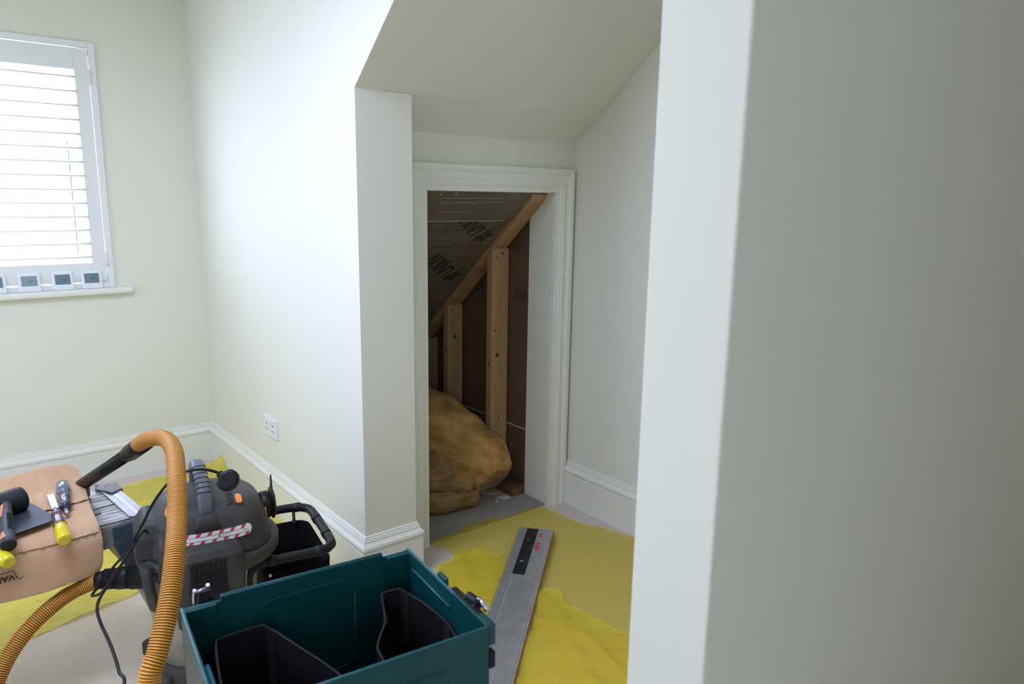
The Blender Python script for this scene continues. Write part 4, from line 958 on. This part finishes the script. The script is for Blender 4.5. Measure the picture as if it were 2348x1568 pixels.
# scuffed lips along the rim
bm = bmesh.new()
tube(bm, [KP(.002, .001, KZ-.0085), KP(.059, .001, KZ-.0085)], .0018, 6); tube(bm, [KP(.061, 0, KZ), KP(.339, 0, KZ)], .0014, 6); tube(bm, [KP(.342, .001, KZ-.0085), KP(KL-.002, .001, KZ-.0085)], .0020, 6)
tube(bm, [KP(0.001, KW-.001, KZ-.002), KP(KL-.006, KW-.001, KZ-.002)], .0016, 6); tube(bm, [KP(.001, .002, KZ-.006), KP(.001, KW, KZ-.006)], .0022, 6); tube(bm, [KP(KL-.001, .002, KZ-.004), KP(KL-.001, KW-.002, KZ-.004)], .0018, 6)
obj('rim_lip', bm, 'tealedge', tb)
bm = bmesh.new()
for k in range(16):
    a = .346+random.random()*.04; disc_slab(bm, KP(a, -.0015, KZ-.0075-random.random()*.004), (0, -.3, 1), .0018, .0012, .0008, 0, 6, k)
obj('scuff_marks', bm, 'sticker', tb)
# stepped lug + tongue on the right wall
bm = bmesh.new(); prism(bm, [KP(KL, KW*.40, KZ-.03), KP(KL+.008, KW*.40, KZ-.03), KP(KL+.008, KW*.50, KZ-.03), KP(KL, KW*.50, KZ-.03)], (0, 0, .034)); obj('side_lug', bm, 'teal', tb, bevel=.002); bm = bmesh.new(); prism(bm, [KP(KL, KW*.86, KZ-.04), KP(KL+.014, KW*.86, KZ-.04), KP(KL+.014, KW*.985, KZ-.04), KP(KL, KW*.985, KZ-.04)], (0, 0, .036)); obj('side_lug', bm, 'teal', tb, bevel=.002)
# black hinge and latch group on the right side
lt = bmesh.new(); panel(lt, KL+.001, KW*.54, KL+.016, KW*.86, KZ-.040, KZ-.006); la = obj('latch', lt, 'black', tb, bevel=.003)
bm = bmesh.new(); tube(bm, [KP(KL+.016, KW*.68, KZ-.004), KP(KL+.018, KW*.79, KZ-.004)], .0075, 14); tube(bm, [KP(KL+.004, KW*.66, KZ-.014), KP(KL+.016, KW*.69, KZ-.004)], .005, 8); tube(bm, [KP(KL+.004, KW*.76, KZ-.014), KP(KL+.017, KW*.78, KZ-.004)], .005, 8); obj('latch_barrel', bm, 'black', la)
bm = bmesh.new(); tube(bm, [KP(KL+.020, KW*.76, KZ+.001), KP(KL+.023, KW*.80, KZ-.002), KP(KL+.024, KW*.84, KZ-.010)], .0045, 10); obj('latch_pin', bm, 'chrome', la); bm = bmesh.new(); disc_slab(bm, KP(KL+.012, KW*.93, KZ-.012), (0, 0, 1), .006, .006, .003, 0); obj('latch_pin', bm, 'chrome', la)
for k in range(3):
    bm = bmesh.new(); panel(bm, KL+.0005, KW-.012, KL+.010, KW+.0006, KZ-.075-k*.085, KZ-.048-k*.085); obj('clip_slot', bm, 'black', tb)
# wire bail on the left of the back wall
bm = bmesh.new(); tube(bm, smooth_path([KP(.020, -.002, KZ-.006), KP(.021, -.008, KZ+.004), KP(.024, -.012, KZ+.012)], 4), .0017, 10); tube(bm, [KP(.026, -.012, KZ+.009), KP(.044, -.015, KZ+.011)], .0016, 10)
disc_slab(bm, KP(.024, -.012, KZ+.011), (-.2, -.6, 1), .0026, .0026, .003, 0); disc_slab(bm, KP(.045, -.016, KZ+.013), (-.2, -.6, 1), .003, .003, .003, 0); obj('wire_bail', bm, 'chrome', tb)
bm = bmesh.new(); prism(bm, [KP(.024, -.004, KZ-.03), KP(.056, -.004, KZ-.03), KP(.048, -.012, KZ+.006), KP(.030, -.012, KZ+.006)], KY*-.006); obj('bail_bracket', bm, 'black', tb)

# black holsters inside the toolbox: open cloth pockets with a bound, sagging mouth
def holster(label, mouth, zb, shrink, straps):
    """mouth: (along, across, height) corners of the open top, clockwise"""
    ca = sum(p[0] for p in mouth)/len(mouth); cb = sum(p[1] for p in mouth)/len(mouth)
    t = thing('tool_holster', label, 'tool holster', KP(ca, cb, zb), 0, 'holsters in the toolbox')
    cyc = [V(p) for p in mouth]; pts = []
    n = len(cyc)
    for i in range(n):
        p0, p1, p2, p3 = cyc[i-1], cyc[i], cyc[(i+1) % n], cyc[(i+2) % n]
        for k in range(8):
            u = k/8; c_ = .5*((2*p1)+(-p0+p2)*u+(2*p0-5*p1+4*p2-p3)*u*u+(-p0+3*p1-3*p2+p3)*u**3); l_ = p1.lerp(p2, u); pts.append(l_*.7+c_*.3)
    def lvl(f, s_, off=0):
        return [KP(ca+(p.x-ca)*s_, cb+(p.y-cb)*s_, p.z*(1-f)+zb*f+off+.004*math.sin(i*.9)*(f > 0 and f < 1)) for i, p in enumerate(pts)]
    bm = bmesh.new(); loft(bm, [lvl(1, shrink), lvl(.6, shrink*1.04), lvl(.3, .97), lvl(0, 1), lvl(0, .965), lvl(.3, .93), lvl(.9, shrink*.94)]); obj('bag', bm, 'blackmatt', t)
    top = lvl(0, .985, .001); bm = bmesh.new(); tube(bm, top+[top[0]], .0018, 6, cap=False); obj('edge_binding', bm, 'web', t)
    m = len(top)
    for k, w_, ln in straps:
        p = top[k]; c = KP(ca, cb, p.z); out = (p-c).normalized(); tt = (top[(k+1) % m]-top[k-1]).normalized(); dn = V((0, 0, -1))
        bm = bmesh.new()
        path_ = [p+out*.0035+dn*ln, p+out*.0035+dn*ln*.5, p+out*.0035, p+V((0, 0, .003)), p-out*.004, p-out*.006+dn*ln*.5, p-out*.010+dn*ln]
        prev = None
        for q in path_:
            cur = [bm.verts.new(q+tt*w_), bm.verts.new(q-tt*w_)]
            if prev: bm.faces.new([prev[0], prev[1], cur[1], cur[0]])
            prev = cur
        bmesh.ops.solidify(bm, geom=bm.faces[:], thickness=.0012); obj('strap', bm, 'web', t)
Z0 = KZ-.755
holster('wide black fabric tool holster in the left half of the toolbox', [(.045, .020, .688), (.118, .026, .696), (.150, .095, .690), (.192, .200, .680), (.150, .262, .672), (.050, .262, .675), (.030, .14, .682)], KB+.008, .86, [(10, .010, .10), (47, .008, .09)])
holster('black fabric holster with webbing straps in the right half of the toolbox', [(.318, .050, .705), (.352, .055, .706), (.374, .120, .700), (.384, .185, .694), (.372, .262, .680), (.262, .262, .670), (.262, .165, .682), (.300, .110, .690)], KB+.008, .88, [(9, .012, .10), (24, .011, .06), (56, .008, .08)])

# lower closed case the toolbox is stacked on
lc = thing('stacked_case', 'closed teal case underneath the open toolbox, almost wholly below the frame', 'toolbox', KP(KL/2, KW/2, .0035))
bm = bmesh.new(); panel(bm, .002, .002, KL-.002, KW-.002, .0045, KB-.050); obj('case_body', bm, 'teal', lc, bevel=.006)
bm = bmesh.new(); panel(bm, 0, 0, KL, KW, KB-.048, KB-.001); obj('case_lid', bm, 'teal', lc, bevel=.006)
bm = bmesh.new(); panel(bm, KL, .10, KL+.012, .20, KB-.10, KB-.02); obj('case_latch', bm, 'black', lc, bevel=.003)
